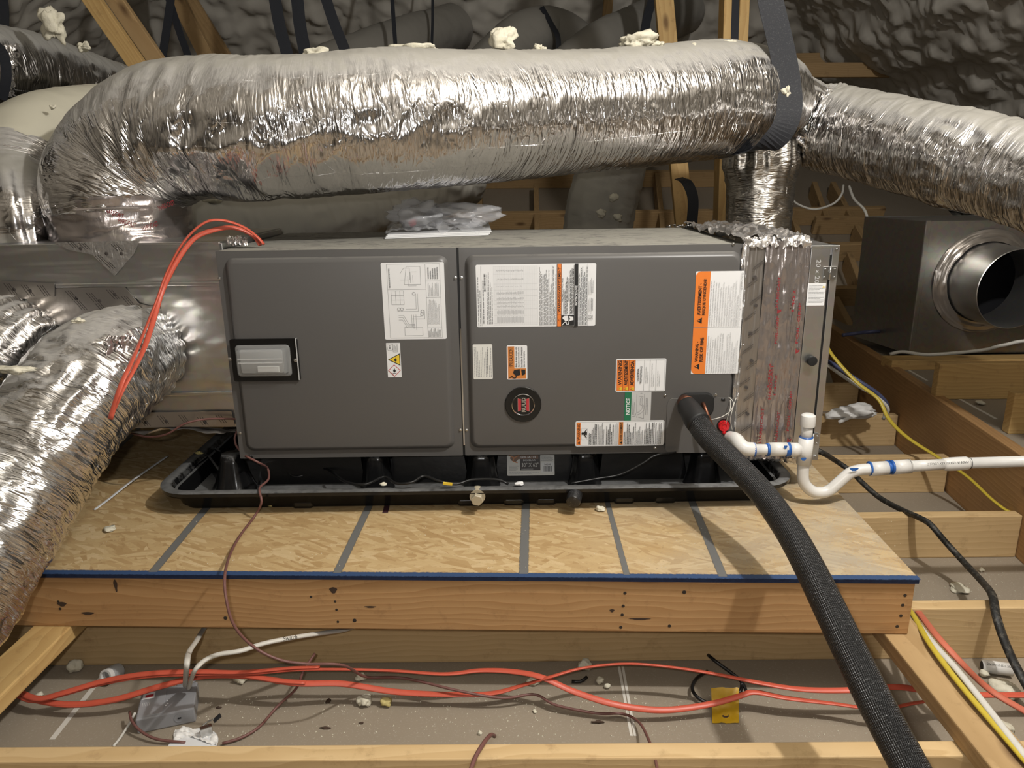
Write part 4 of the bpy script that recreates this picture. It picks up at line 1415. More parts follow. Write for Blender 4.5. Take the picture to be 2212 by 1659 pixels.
for px_, r0, r1 in ((500, .062, .026), (812, .045, .030), (1040, .048, .032), (1264, .045, .030), (1520, .05, .030)):
    c = PZ(px_, 1050, OZ + .012)
    cone(PY(px_, 1010, 1.89).x, 1.90, r0, r1, FZ0 - OZ - .012)
    cone(PY(px_, 1010, 1.89).x, 2.36, r0, r1, FZ0 - OZ - .012)
for xa_, xb_ in ((560, 790), (842, 1012), (1068, 1242), (1292, 1480)):
    a, b = PY(xa_, 1010, 1.95).x, PY(xb_, 1010, 1.95).x
    loft('raised_rib', [[V3((q0, y0, OZ + .012)), V3((q1, y0, OZ + .012)), V3((q1, y1, OZ + .012)), V3((q0, y1, OZ + .012))] if kz == 0 else
                        [V3((q0 + .012, y0 + .022, OZ + .09)), V3((q1 - .012, y0 + .022, OZ + .09)), V3((q1 - .012, y1, OZ + .09)), V3((q0 + .012, y1, OZ + .09))]
                        for kz, q0, q1, y0, y1 in ((0, a, b, 1.925, 2.3), (1, a, b, 1.925, 2.3))], 'pan_plastic', pan, True, True)
for i, (xa_, ya_, xb_, yb_) in enumerate(((452, 1000, 480, 1040), (400, 1040, 452, 1000), (452, 975, 478, 992))):
    a, b = PZ(xa_, ya_, OZ + .03), PZ(xb_, yb_, OZ + .03)
    t = (b - a).cross(V3((0, 0, 1))).normalized() * .003
    put('web_rib', [V3((p.x, p.y, z)) + q for z in (OZ + .012, OZ + .055) for p, q in ((a, t), (b, t), (b, -t), (a, -t))], [(0, 1, 5, 4), (1, 2, 6, 5), (2, 3, 7, 6), (3, 0, 4, 7), (4, 5, 6, 7)], 'pan_plastic', pan)
for px_ in (650, 1010, 1110, 1180, 1350, 1440):
    c = PY(px_, 1085, 1.775)
    box('pan_foot', (c.x - .028, 1.785, OZ + .0005), (c.x + .028, 1.82, OZ + .026), 'pan_plastic', pan, .008)
# sticker on one of the ribs
sa, sb = PY(1096, 1032, 1.93), PY(1198, 1032, 1.93)
g_ = V3((0, .022, .078)).normalized()
s = Sheet('pan_label', pan, (sa.x, 1.9282, OZ + .027), (1, 0, 0), g_, sb.x - sa.x, .058, 'label_cream', .003, 'cream and brown size label')
s.rect(.27, .25, .70, .98, 'ink_dark_brown')
s.rect(.20, .80, .66, .985, 'ink_brown')
s.poly([(.08, .96), (.20, .98), (.24, .80), (.18, .66), (.10, .72), (.06, .84)], 'ink_brown', 'emblem')
s.lines([[(.05, .98), (.15, .86), (.25, .98)], [(.15, .86), (.12, .70), (.22, .62)]], .0022, 'label_amber', 'emblem')
s.text('GOLIATH', .27, .84, .60, .94, 'label_white', 0, .02)
s.text('DEXELAR', .34, .70, .60, .78, 'label_white', 0, .0)
s.text('30" X 62"', .31, .42, .66, .62, 'label_cream', 0, .0)
s.fine(.30, .29, .55, .36, 1, 'label_grey', 0, .3, 51, .2)
s.fine(.04, .24, .25, .50, 7, 'ink_grey', 0, .35, 52, .3)
s.fine(.72, .68, .98, .94, 5, 'ink_grey', 0, .35, 53, .3)
s.rect(.72, .14, .985, .62, 'label_white', 'bar_code_field')
s.text('96208', .78, .49, .92, .57, 'ink_black', 0, .0)
rg = random.Random(2)
s.rects([(.76 + i * .0095, .19, .76 + i * .0095 + rg.choice((.003, .006)), .46) for i in range(20)], 'ink_black', 'bar_code')
s.fine(.03, .06, .68, .20, 2, 'ink_pale', 0, .4, 54, .3)

# plug and sleeve at the two pan outlets
pc = PY(1031, 1076, 1.735)
plug = thing('drain_plug', pc, 'beige hexagonal plug in the pan outlet under the front rim', 'plug')
lathe('plug_head', [(.0155, 0), (.0160, .002), (.0160, .012), (.0145, .014)], pc, (0, -1, -.12), 'plug_beige', plug, 6, False)
lathe('plug_collar', [(.020, 0), (.020, .022)], pc + V3((0, .030, .002)), (0, -1, -.1), 'plug_beige', plug, 24)
sc = PY(1242, 1080, 1.725)
slv = lathe('outlet_sleeve', [(.014, -.05), (.019, -.03), (.0195, 0), (.017, .006), (.008, .009)], sc + V3((-.004, 0, -.002)), (-.25, -1, -.25), 'hose_sleeve', None, 24)
tag(slv, 'black meshed sleeve end under the pan rim, right of the beige plug', 'sleeve')

# ================================================================== SUPPLY PLENUM
plm = thing('supply_plenum', (-1.15, 2.2, .50), 'shiny galvanized sheet metal plenum joining the furnace on the left', 'plenum')
QX0, QX1, QY0, QY1, QZ0, QZ1 = -1.85, -.738, 1.91, 2.43, .508, 1.0
rz1, rz2 = PY(300, 616, QY0).z, PY(400, 850, QY0).z
crumpled('plenum_panel', lambda u, v_: (V3((QX0 + (QX1 - QX0) * u, QY0, rz1 + .004 + (QZ1 - rz1 - .004) * v_)), V3((0, -1, 0))), 60, 20, .0022, 'galvanized', plm, 71)['label'] = 'upper strip of sheet metal'
crumpled('plenum_panel', lambda u, v_: (V3((QX0 + (QX1 - QX0) * u, QY0, rz2 + (rz1 - rz2) * v_)), V3((0, -1, 0))), 60, 40, .006, 'galvanized', plm, 75)['label'] = 'middle sheet with soft dents'
crumpled('plenum_panel', lambda u, v_: (V3((QX0 + (QX1 - QX0) * u, QY0, QZ0 + (rz2 - .003 - QZ0) * v_)), V3((0, -1, 0))), 60, 16, .0022, 'galvanized', plm, 79)['label'] = 'lower strip of sheet metal'
box('plenum_body', (QX0, QY0 + .006, QZ0), (QX1 + .004, QY1, QZ1 - .001), 'galvanized', plm, .001)
for z in (rz1 + .002, rz2):
    box('drive_seam', (QX0, QY0 - .006, z - .005), (QX1, QY0 + .004, z + .005), 'galvanized', plm, .002)
box('plenum_top', (QX0, QY0 - .002, QZ1 - .002), (QX1, QY1, QZ1 + .003), 'galvanized', plm, .001)


def tape_patch(name, px_pts, mat, parent, Y, th=.0012, slashes=(), sl=(18, 24), dots=()):
    P = [PY(a, b, Y) for a, b in px_pts]
    m = len(P)
    V = [p + V3((0, -th, 0)) for p in P] + P
    Fc = [tuple(range(m)), ] + [(i, m + i, m + (i + 1) % m, (i + 1) % m) for i in range(m)]
    o = put(name, V, Fc, mat, parent)
    for x, y in slashes:
        V, Fc = [], []
        for q in (0, 6, 11):
            a, b = PY(x + q, y, Y - th - .0003), PY(x + q + sl[0], y + sl[1], Y - th - .0003)
            t = V3((.0007, 0, .0004))
            i = len(V)
            V += [a - t, b - t, b + t, a + t]
            Fc.append((i, i + 1, i + 2, i + 3))
        put('tape_print', V, Fc, 'ink_tape_dark', o)
    for x, y in dots:
        lathe('tape_dot', [(.005, 0), (.0045, .0003)], PY(x, y, Y - th), (0, -1, 0), 'ink_tape_dark', o, 9)
    return o


tape_patch('tape_patch', [(118, 524), (302, 519), (290, 548), (248, 596), (200, 550), (150, 540)], 'foil_tape_crumpled', plm, QY0 - .003, slashes=[(145, 522), (170, 525), (205, 552), (240, 528), (225, 566)], sl=(14, 14), dots=[(174, 537), (230, 548), (262, 548)])['label'] = 'pointed flap of foil tape'
tape_patch('tape_patch', [(0, 606), (118, 612), (118, 640), (0, 650)], 'foil_tape_flat', plm, QY0 - .008, slashes=[(8, 612), (45, 615), (80, 616)], dots=[(30, 625), (65, 628)])
tape_patch('tape_patch', [(60, 632), (130, 622), (270, 620), (300, 655), (320, 660), (346, 662), (356, 720), (366, 790), (366, 812), (352, 818), (358, 845), (290, 845), (230, 720), (60, 690)], 'foil_tape_flat', plm, QY0 - .004,
           slashes=[(140, 628), (185, 632), (230, 626), (262, 640), (160, 650), (205, 655), (320, 672), (318, 700), (335, 735), (325, 765), (322, 800)], sl=(18, 20), dots=[(165, 645), (215, 650), (248, 636), (340, 690), (345, 760), (335, 820)])['label'] = 'square of foil tape around the duct collar'
tape_patch('tape_patch', [(100, 894), (500, 888), (508, 920), (100, 926)], 'foil_tape_flat', plm, QY0 - .008, slashes=[(255, 900), (300, 902), (340, 898), (385, 896), (425, 900), (465, 896)], sl=(14, 18), dots=[(275, 912), (315, 913), (360, 910), (443, 912)])
crumpled('tape_edge', lambda u, v_: (V3((-1.40 + .67 * u, QY0 - .012 + .02 * v_, QZ0 - .004 + .006 * math.sin(u * 19))), V3((0, -.7, -.7))), 80, 8, .012, 'foil_tape_flat', plm, 91)

# ================================================================== DUCTS
def DP(px, py, t, r):
    p = PD(px, py, t * S)
    return (p.x, p.y, p.z, r * S)


# ---- long foil duct over the furnace
c0 = PY(266, 505, 2.125)
A_d = thing('insulated_duct', (c0.x, c0.y, QZ1), 'long wrinkled silver foil duct arching over the furnace', 'duct')
A_pts = [(c0.x, c0.y, QZ1 + .080, .181), (c0.x, c0.y, QZ1 + .130, .185), DP(286, 345, 2.14, .189), DP(365, 290, 2.11, .188), DP(470, 277, 2.08, .185), DP(600, 277, 2.07, .188), DP(900, 262, 2.14, .190),
         DP(1200, 246, 2.36, .188), DP(1400, 232, 2.48, .190), DP(1560, 218, 2.62, .190), DP(1640, 215, 2.70, .178), DP(1690, 222, 2.75, .150)]
duct('jacket', A_pts, 'foil_jacket', A_d, .0055, 140, .0012, .0018, .007, pleats=((0.0, .03, .004, 14), (2.05, .08, .004, 9)),
     folds=((.30, .24, .013, (.35, -.9, -.1), 17), (.34, .18, .010, (.3, -.9, -.2), 34), (.46, .14, .020, (.2, -.5, -.8), 15), (.85, .30, .007, (0, -1, -.1), 12), (1.90, .14, .004, (0, -1, .1), 14)), seed=3)
ct = V3((c0.x, c0.y, QZ1))
nn = 120


def collar(name, pts_r, center, axis, mat, parent, seed, amp=.006, nth=120):
    ax = V3(axis).normalized()
    u = ax.orthogonal().normalized()
    v_ = ax.cross(u)
    prof, _ = spline([(r, h_, 0) for r, h_ in pts_r], .006)
    V = []
    th = np.linspace(0, 2 * np.pi, nth, endpoint=False)
    for (r, h_, _z) in prof:
        Pq = np.stack([np.cos(th) * 2.2, np.sin(th) * 2.2, np.full(nth, h_ * 34)], 1)
        d = amp * (ridged(Pq, seed) - .5) * 2 + amp * .6 * (ridged(Pq * 2.3, seed + 1) - .5)
        for t, q in zip(th, d):
            V.append(center + ax * h_ + (u * math.cos(t) + v_ * math.sin(t)) * (r + q))
    uv = [(h_, t * r) for (r, h_, _z) in prof for t in th]
    return put(name, V, [tuple(q) for q in grid_faces(len(prof), nth)], mat, parent, True, uv)


co = collar('taped_collar', [(.176, .002), (.179, .04), (.181, .08), (.182, .118)], ct, (0, 0, 1), 'foil_tape', A_d, 5, .006)
co['label'] = 'collar wrapped in foil tape with red print'
for i, (px_, py_) in enumerate(((178, 452), (255, 480), (310, 500), (185, 490), (345, 455), (228, 460))):
    d_ = ray(px_, py_)
    t0 = (c0.y - .174 - CAM.y) / d_.y
    p = CAM + d_ * t0
    s3 = Sheet('tape_lettering', co, p, (1, 0, .35 * (-1) ** i), (-.35 * (-1) ** i, 0, 1), .045, .012, 'foil_tape', .001, None, .0001)
    ob_ = s3.ob
    s3.ob = co
    bpy.data.objects.remove(ob_)
    s3.text('HARDCAST', 0, 0, 1, 1, 'ink_tape_red', 0, .01)

lathe('tie_band', [(.1865, 0), (.1885, .003), (.1865, .006)], ct + V3((0, 0, .084)), (0, 0, 1), 'foil_tape', A_d, 64, close=False)

# ---- branch to the right and branch down, from the pinched wye
B_d = thing('insulated_duct', PD(1760, 265, 2.7), 'silver foil duct dropping to the right edge, in front of the sheet metal box', 'duct')
duct('jacket', [DP(1672, 225, 2.76, .135), DP(1715, 240, 2.79, .120), DP(1745, 258, 2.80, .118), DP(1790, 276, 2.78, .146), DP(1900, 301, 2.62, .148), DP(2050, 337, 2.40, .148), DP(2212, 378, 2.20, .149), DP(2420, 432, 1.95, .149), DP(2900, 545, 1.55, .149)], 'foil_jacket', B_d,
     .0055, 120, .0022, .0035, .006, pleats=((.16, .07, .016, 8), (.75, .05, .006, 7)), seed=13)
C_d = thing('insulated_duct', PD(1640, 500, 2.65), 'brownish foil duct hanging straight down below the wide strap', 'duct')
duct('jacket', [DP(1648, 260, 2.80, .118), DP(1643, 330, 2.82, .122), DP(1643, 370, 2.84, .128), DP(1640, 440, 2.86, .122), DP(1632, 540, 2.90, .120), DP(1620, 700, 2.95, .12)], 'foil_dull', C_d, .007, 90, .0018, .003, .005,
     pleats=((.13, .06, .018, 7),), seed=17)
# ---- wide strap round the wye
st = [PD(1560, -560, 2.16), PD(1655, -60, 2.30), PD(1664, 0, 2.32), PD(1690, 110, 2.36), PD(1704, 190, 2.38), PD(1704, 245, 2.38), PD(1684, 290, 2.40), PD(1645, 319, 2.44), PD(1594, 328, 2.52), PD(1560, 318, 2.66), PD(1545, 260, 2.86)]


def strap(name, pts, wd, mat, label, wdir=None, th=.0025, group=None, parent=None):
    A, s_ = spline([tuple(p) for p in pts], .012)
    T = np.gradient(A, axis=0)
    T /= np.linalg.norm(T, axis=1)[:, None]
    V, m = [], len(A)
    for i in range(m):
        wv = np.array(wdir[0]) * (1 - i / (m - 1)) + np.array(wdir[1]) * i / (m - 1) if wdir else np.array((1.0, 0, 0))
        wv = wv - T[i] * np.dot(wv, T[i])
        wv /= np.linalg.norm(wv)
        nv = np.cross(T[i], wv)
        for a, b in ((-1, -1), (1, -1), (1, 1), (-1, 1)):
            V.append(A[i] + wv * a * wd / 2 + nv * b * th / 2)
    Fc = [tuple(q) for q in grid_faces(m, 4)] + [(3, 2, 1, 0), tuple((m - 1) * 4 + i for i in range(4))]
    o = put(name, V, Fc, mat, parent)
    return tag(o, label, 'strap', group) if label else o


strap('hanger_strap', st, .078, 'strap_web', 'wide black web strap looped under the duct at upper right', ((1, .2, 0), (.9, -.35, .25)), group='duct hanger straps')
for pts, wd, lab in (([(587, -40, 3.1), (604, 55, 3.1), (622, 125, 3.1), (640, 220, 3.1)], .050, 'first of three parallel black straps left of centre'),
                     ([(638, -40, 3.15), (648, 55, 3.15), (661, 125, 3.15), (672, 220, 3.15)], .052, 'middle of three parallel black straps left of centre'),
                     ([(692, -40, 3.2), (720, 45, 3.2), (752, 125, 3.2), (790, 220, 3.2)], .046, 'last of three parallel black straps, leaning right'),
                     ([(372, -40, 3.25), (366, 20, 3.25), (350, 125, 3.25), (330, 220, 3.25)], .036, 'black strap right of the paired slanting studs'),
                     ([(372, 20, 3.4), (388, 70, 3.4), (408, 128, 3.4), (430, 220, 3.4)], .032, 'thin black strap forking to the right by the studs'),
                     ([(845, -40, 4.1), (850, 40, 4.1), (856, 125, 4.1), (860, 220, 4.1)], .022, 'narrow black strap in front of the dim far duct'),
                     ([(935, -40, 4.4), (934, 60, 4.4), (930, 140, 4.4)], .016, 'thin dark strap left of the dusty far elbow'),
                     ([(1585, -40, 3.28), (1584, 40, 3.28), (1582, 130, 3.28)], .050, 'black strap hanging between the two upright studs'),
                     ([(1415, -20, 4.3), (1398, 40, 4.3), (1385, 120, 4.3)], .05, 'black strap left of the leaning stud top'),
                     ([(2, -40, 2.5), (10, 30, 2.5), (6, 120, 2.45)], .03, 'black strap at the upper left corner')):
    q0, q1 = PD(*pts[0]), PD(*pts[1])
    strap('hanger_strap', [q0 + (q0 - q1) * 5] + [PD(*p) for p in pts], wd, 'strap_far', lab, group='duct hanger straps')
strap('hanger_strap', [PD(1466, 385, 3.5), PD(1484, 395, 3.46), PD(1497, 430, 3.45), PD(1494, 490, 3.45), PD(1490, 560, 3.45)], .05, 'strap_far', 'loose black strap end curling below the leaning stud', group='duct hanger straps')

# ---- ducts at the left
E_d = thing('insulated_duct', PY(40, 505, 2.09), 'cream and foil elbow duct on the plenum, left of the long duct', 'duct')
e0 = PY(40, 505, 2.09)
ej = duct('jacket', [(e0.x, e0.y, QZ1 + .005, .115 * S), (e0.x, e0.y, QZ1 + .06, .125 * S), DP(34, 405, 2.22, .135), DP(48, 352, 2.27, .138)], 'foil_jacket', E_d, .006, 90, .0018, .003, .006, pleats=((.08, .05, .014, 6),), seed=23)
foil('foil_cream', (0.66, 0.63, 0.52), 0.45, (0.58, 0.545, 0.43), -0.9, -0.2, 0.1, 0.35, 0.25)
duct('elbow', [DP(46, 362, 2.26, .137), DP(78, 315, 2.33, .142), DP(140, 290, 2.44, .143), DP(230, 275, 2.60, .143), DP(330, 262, 2.95, .143)], 'foil_cream', E_d, .008, 80, .0008, .0015, .004, seed=27)['label'] = 'cream coloured elbow'
D_d = thing('insulated_duct', PD(100, 240, 2.6), 'dark dusty duct crossing the upper left corner', 'duct')
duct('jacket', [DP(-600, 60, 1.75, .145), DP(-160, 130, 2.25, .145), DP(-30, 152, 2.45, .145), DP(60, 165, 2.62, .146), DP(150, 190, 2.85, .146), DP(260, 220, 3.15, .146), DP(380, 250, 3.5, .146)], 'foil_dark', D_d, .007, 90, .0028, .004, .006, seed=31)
crumpled('torn_foil', lambda u, v_: (PD(2 + 45 * u - 14 * v_, 98 + 110 * v_, 2.30 - .04 * math.sin(u * 3)), V3((0, -1, .2))), 30, 50, .035, 'foil_tape_crumpled', D_d, 33)['label'] = 'torn crumpled foil at the duct end'
strap('duct_band', [PD(-12, 95, 2.22), PD(8, 120, 2.2), PD(14, 165, 2.2), PD(4, 215, 2.22)], .03, 'strap_far', None, parent=D_d)
F_d = thing('insulated_duct', PD(60, 1250, 1.55), 'crinkled foil duct leaving the plenum and falling to the lower left', 'duct')
F_pts = [DP(288, 770, 2.02, .128), DP(262, 775, 1.94, .133), DP(215, 805, 1.84, .136), DP(140, 890, 1.75, .136), DP(60, 1012, 1.67, .136), DP(-30, 1150, 1.58, .137), DP(-130, 1310, 1.48, .137), DP(-260, 1500, 1.38, .137)]
fj = duct('jacket', F_pts, 'foil_clean', F_d, .005, 120, .0030, .0040, .006, pleats=((.02, .04, .010, 12),), folds=((.17, .10, .012, (.8, -.3, -.5), 16),), seed=41)
fr0 = PD(262, 782, 1.84 * S)
crumpled('torn_tape', lambda u, v_: (PD(232 + 55 * u, 725 + 110 * v_, 1.83 * S - .10 * S + .05 * u), V3((-.2, -1, 0))), 24, 40, .018, 'foil_tape', F_d, 43)['label'] = 'torn tape with red print at the duct mouth'
G_d = thing('insulated_duct', PD(10, 850, 1.9), 'foil duct end peeking out at the left edge behind the falling duct', 'duct')
duct('jacket', [DP(40, 735, 2.03, .105), DP(-5, 742, 1.95, .112), DP(-50, 790, 1.88, .112), DP(-140, 900, 1.8, .112), DP(-300, 1100, 1.7, .112)], 'foil_clean', G_d, .006, 90, .0024, .004, .006, pleats=((.04, .05, .012, 9),), seed=47)
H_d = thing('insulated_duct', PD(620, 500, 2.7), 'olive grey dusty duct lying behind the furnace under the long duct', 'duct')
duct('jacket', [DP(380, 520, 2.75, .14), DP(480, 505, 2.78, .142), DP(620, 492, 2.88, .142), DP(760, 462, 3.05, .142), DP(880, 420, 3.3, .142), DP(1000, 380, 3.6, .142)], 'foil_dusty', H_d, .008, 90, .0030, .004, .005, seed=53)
lump('dust_lump', PD(462, 452, 2.58), (.08, .06, .05), 'foam_scrap', 'cream foam lump under the duct elbow, behind the orange cables', 'foam scrap', 71, group='foam scraps')
I_d = thing('insulated_duct', PD(1310, 500, 3.2), 'dusty grey upright duct behind the furnace, right of the plastic bag', 'duct')
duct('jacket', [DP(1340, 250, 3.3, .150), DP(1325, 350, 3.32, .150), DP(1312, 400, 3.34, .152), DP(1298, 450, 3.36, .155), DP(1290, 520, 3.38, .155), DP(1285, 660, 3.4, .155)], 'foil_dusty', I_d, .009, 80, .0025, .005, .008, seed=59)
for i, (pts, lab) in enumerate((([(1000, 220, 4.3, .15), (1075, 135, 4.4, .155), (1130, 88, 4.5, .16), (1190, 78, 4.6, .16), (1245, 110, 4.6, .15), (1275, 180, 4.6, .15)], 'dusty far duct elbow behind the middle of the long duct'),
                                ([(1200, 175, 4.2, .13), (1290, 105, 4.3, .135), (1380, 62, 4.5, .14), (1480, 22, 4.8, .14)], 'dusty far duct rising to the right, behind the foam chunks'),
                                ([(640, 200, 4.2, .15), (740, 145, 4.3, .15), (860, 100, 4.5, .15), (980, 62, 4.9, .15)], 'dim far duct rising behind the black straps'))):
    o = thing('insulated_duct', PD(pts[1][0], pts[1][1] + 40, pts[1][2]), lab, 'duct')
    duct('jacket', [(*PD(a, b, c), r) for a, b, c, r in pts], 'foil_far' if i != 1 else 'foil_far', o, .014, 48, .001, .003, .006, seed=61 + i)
    if i == 0:
        strap('duct_band', [PD(1170, 15, 4.42), PD(1190, 50, 4.40), PD(1205, 80, 4.38), PD(1206, 120, 4.40)], .03, 'strap_far', None, parent=o)

# ---- sheet metal distribution box with an open round collar
kb = thing('distribution_box', (2.3, 3.4, .34), 'dull sheet metal box with an open round collar at the right edge', 'duct box')
kx0 = PD(1962, 758, 3.40)
KY = kx0.y
KX0, KX1, KZ0, KZ1 = kx0.x + .002, kx0.x + 1.05, .34, PY(2005, 478, KY).z
kdx, kdy = PZ(1875, 741, KZ0), PZ(1962, 758, KZ0)
tilt = (KX0 - PY(2000, 478, KY).x)


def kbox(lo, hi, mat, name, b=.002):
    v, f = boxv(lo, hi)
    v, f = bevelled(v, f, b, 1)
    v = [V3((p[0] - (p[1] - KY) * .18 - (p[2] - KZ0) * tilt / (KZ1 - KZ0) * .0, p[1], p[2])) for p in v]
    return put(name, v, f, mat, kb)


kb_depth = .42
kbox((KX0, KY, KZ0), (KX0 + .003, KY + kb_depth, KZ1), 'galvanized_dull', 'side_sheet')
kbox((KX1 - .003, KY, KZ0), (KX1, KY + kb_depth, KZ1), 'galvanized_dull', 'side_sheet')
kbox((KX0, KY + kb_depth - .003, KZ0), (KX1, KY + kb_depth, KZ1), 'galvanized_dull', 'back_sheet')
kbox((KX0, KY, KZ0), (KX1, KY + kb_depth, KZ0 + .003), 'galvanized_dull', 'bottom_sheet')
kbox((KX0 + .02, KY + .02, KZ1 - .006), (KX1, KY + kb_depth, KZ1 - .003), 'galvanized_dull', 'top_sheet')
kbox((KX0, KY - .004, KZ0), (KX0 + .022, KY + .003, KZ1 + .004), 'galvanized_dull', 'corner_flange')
kc_ = PY(2125, 608, KY)
kr = .175
# front sheet with a real hole
m = 48
ring = [(kc_.x + kr * math.cos(2 * math.pi * i / m), kc_.z + kr * math.sin(2 * math.pi * i / m)) for i in range(m)]
outer = []
for i in range(m):
    a = 2 * math.pi * i / m
    c_, s_ = math.cos(a), math.sin(a)
    tx = ((KX1 if c_ > 0 else KX0) - kc_.x) / c_ if abs(c_) > 1e-6 else 1e9
    tz = ((KZ1 if s_ > 0 else KZ0) - kc_.z) / s_ if abs(s_) > 1e-6 else 1e9
    t = min(tx, tz)
    outer.append((kc_.x + t * c_, kc_.z + t * s_))
V = [V3((a, KY, b)) for a, b in ring + outer] + [V3((a, KY + .002, b)) for a, b in ring + outer]
Fc = [(i, (i + 1) % m, m + (i + 1) % m, m + i) for i in range(m)] + [(2 * m + m + i, 2 * m + m + (i + 1) % m, 2 * m + (i + 1) % m, 2 * m + i) for i in range(m)]
put('front_sheet', V, Fc, 'galvanized_dull', kb)
cax = V3((.06, -1, -.03)).normalized()
lathe('round_collar', [(kr, -.02), (kr * .985, .08), (kr * .97, .20), (kr * .955, .202), (kr * .95, .08), (kr * .95, -.03)], V3((kc_.x, KY, kc_.z)), cax, 'galvanized', kb, 64, close=False)
cr_ = crumpled('tape_ring', lambda u, v_: (V3((kc_.x, KY, kc_.z)) + V3((math.cos(u * 6.2832) * (kr + .004 + .052 * v_), -.020 * (1 - v_) - .004, math.sin(u * 6.2832) * (kr + .004 + .052 * v_))), V3((0, -1, 0))), 140, 12, .010, 'foil_tape_flat', kb, 95)
cr_['label'] = 'ring of foil tape around the collar'
put('dark_fill', [V3((KX0 + .02, KY + .22, KZ0 + .01)), V3((KX1 - .02, KY + .22, KZ0 + .01)), V3((KX1 - .02, KY + .22, KZ1 - .02)), V3((KX0 + .02, KY + .22, KZ1 - .02)), V3((KX0 + .02, KY + .25, KZ0 + .01)), V3((KX1 - .02, KY + .25, KZ0 + .01)), V3((KX1 - .02, KY + .25, KZ1 - .02)), V3((KX0 + .02, KY + .25, KZ1 - .02))],
    [(0, 1, 2, 3), (7, 6, 5, 4), (0, 4, 5, 1), (1, 5, 6, 2), (2, 6, 7, 3), (3, 7, 4, 0)], 'box_dark', kb)['label'] = 'black panel standing in for the dark inside of the box'  # added black slab: shade behind the collar opening put in as colour

# ================================================================== PIPES AND HOSE
pv = thing('drain_pipe', PY(1740, 1000, 1.77), 'white PVC drain with trap, capped standpipe and blue primer rings', 'pipe')
YV = 1.77
rP, rF = .0140, .0182


def pp(px, py, y=YV):
    return PY(px, py, y)


tube('elbow', [pp(1576, 945, 1.835), pp(1590, 950, 1.80), pp(1600, 962, YV + .008), pp(1610, 969), pp(1629, 971)], [rF * .95, rF, rF, rF, rF], 'pvc', pv, .006, 24)
lathe('primer_ring', [(rF * 1.01, 0), (rF * 1.01, .004), (rP * 1.02, .006), (rP, .006)], pp(1626, 971), (1, 0, .02), 'pvc_primer', pv, 24, close=False)
tube('pipe', [pp(1620, 971), pp(1700, 971.5)], rP, 'pvc', pv, .01, 24, smooth_path=False)
tube('coupling', [pp(1661, 971), pp(1699, 970.5)], rF, 'pvc', pv, .01, 24, smooth_path=False)
for px_, q in ((1658, 3), (1700, 5)):
    tube('primer_ring', [pp(px_ - q, 971), pp(px_ + q, 971)], rF * 1.012 if px_ == 1700 else rP * 1.14, 'pvc_primer', pv, .01, 24, smooth_path=False)
tube('tee', [pp(1704, 971), pp(1727, 971.5)], rF, 'pvc', pv, .01, 24, smooth_path=False)
tz0, tz1 = pp(1739, 1002).z, pp(1739, 945).z
tx = pp(1739, 972).x
tube('tee', [V3((tx, YV, tz0)), V3((tx, YV, tz1))], rF, 'pvc', pv, .01, 28, smooth_path=False)
tube('primer_ring', [V3((tx, YV, tz1 - .0005)), V3((tx, YV, tz1 + .0022))], rF * .93, 'pvc_primer', pv, .01, 24, smooth_path=False)
tube('pipe', [V3((tx, YV, tz1 - .01)), V3((tx, YV, pp(1740, 912).z))], rP, 'pvc', pv, .01, 24, smooth_path=False)
cz = pp(1740, 920).z
lathe('cap', [(rF, 0), (rF * 1.02, .002), (rF * 1.02, .022), (rF * .95, .028), (rF * .7, .0315), (rF * .3, .0325)], (tx, YV, cz), (0, 0, 1), 'pvc', pv, 28)
trap = [V3((tx, YV, tz0 + .004)), V3((tx, YV, tz0 - .022)), V3((tx + .005, YV, tz0 - .050)), pp(1750, 1058), pp(1768, 1064), pp(1790, 1060), pp(1812, 1042), pp(1836, 1022), pp(1858, 1015), pp(1880, 1013)]
tube('trap', trap, rP * 1.05, 'pvc', pv, .005, 24)
tube('coupling', [pp(1878, 1013.5), pp(1916, 1011)], rF, 'pvc', pv, .01, 24, smooth_path=False)
tube('coupling', [pp(1927, 1010), pp(1966, 1007)], rF, 'pvc', pv, .01, 24, smooth_path=False)
for a, b in ((1877, 1880), (1916, 1919), (1924, 1928)):
    tube('primer_ring', [pp(a, 1012 - (a - 1877) * .055), pp(b, 1012 - (b - 1877) * .055)], rF * 1.015, 'pvc_primer', pv, .01, 24, smooth_path=False)
tube('primer_ring', [pp(1918, 1010.5), pp(1925, 1010)], rP * 1.03, 'pvc_primer', pv, .01, 24, smooth_path=False)
tube('pipe', [pp(1960, 1007.5), pp(2040, 1003)], rP * 1.02, 'pvc', pv, .01, 24, smooth_path=False)
tube('pipe_bell', [pp(2036, 1003.5), pp(2046, 1003), pp(2088, 1000.5), pp(2092, 1000)], [rP * 1.02, rP * 1.22, rP * 1.22, rP * 1.05], 'pvc', pv, .006, 24)
tube('pipe', [pp(2080, 1000.5), pp(2600, 985)], rP, 'pvc', pv, .01, 24, smooth_path=False)
for a, q in ((1962, .7), (2093, .7)):
    tube('print_ring', [pp(a, 1007 - (a - 1962) * .05), pp(a + q, 1007 - (a - 1962) * .05)], rF * 1.005 if a < 2000 else rP * 1.10, 'ink_black', pv, .01, 24, smooth_path=False)


def pipe_text(t, px0, px1, py0, py1, r, rot=180, mat='ink_black', parent=pv, Y=YV):
    a = PY(px0, py0, Y - r - .0006)
    b = PY(px1, py1, Y - r - .0006)
    e = (b - a).normalized()
    g = V3((0, 0, 1)) - e * e.z
    s3 = Sheet('x', parent, a, e, g, (b - a).length, .0062, 'pvc', .0005, None, .0)
    ob_ = s3.ob
    s3.ob = parent
    bpy.data.objects.remove(ob_)
    return s3.text(t, 0, 0, 1, 1, mat, rot, .0, 'pipe_lettering')


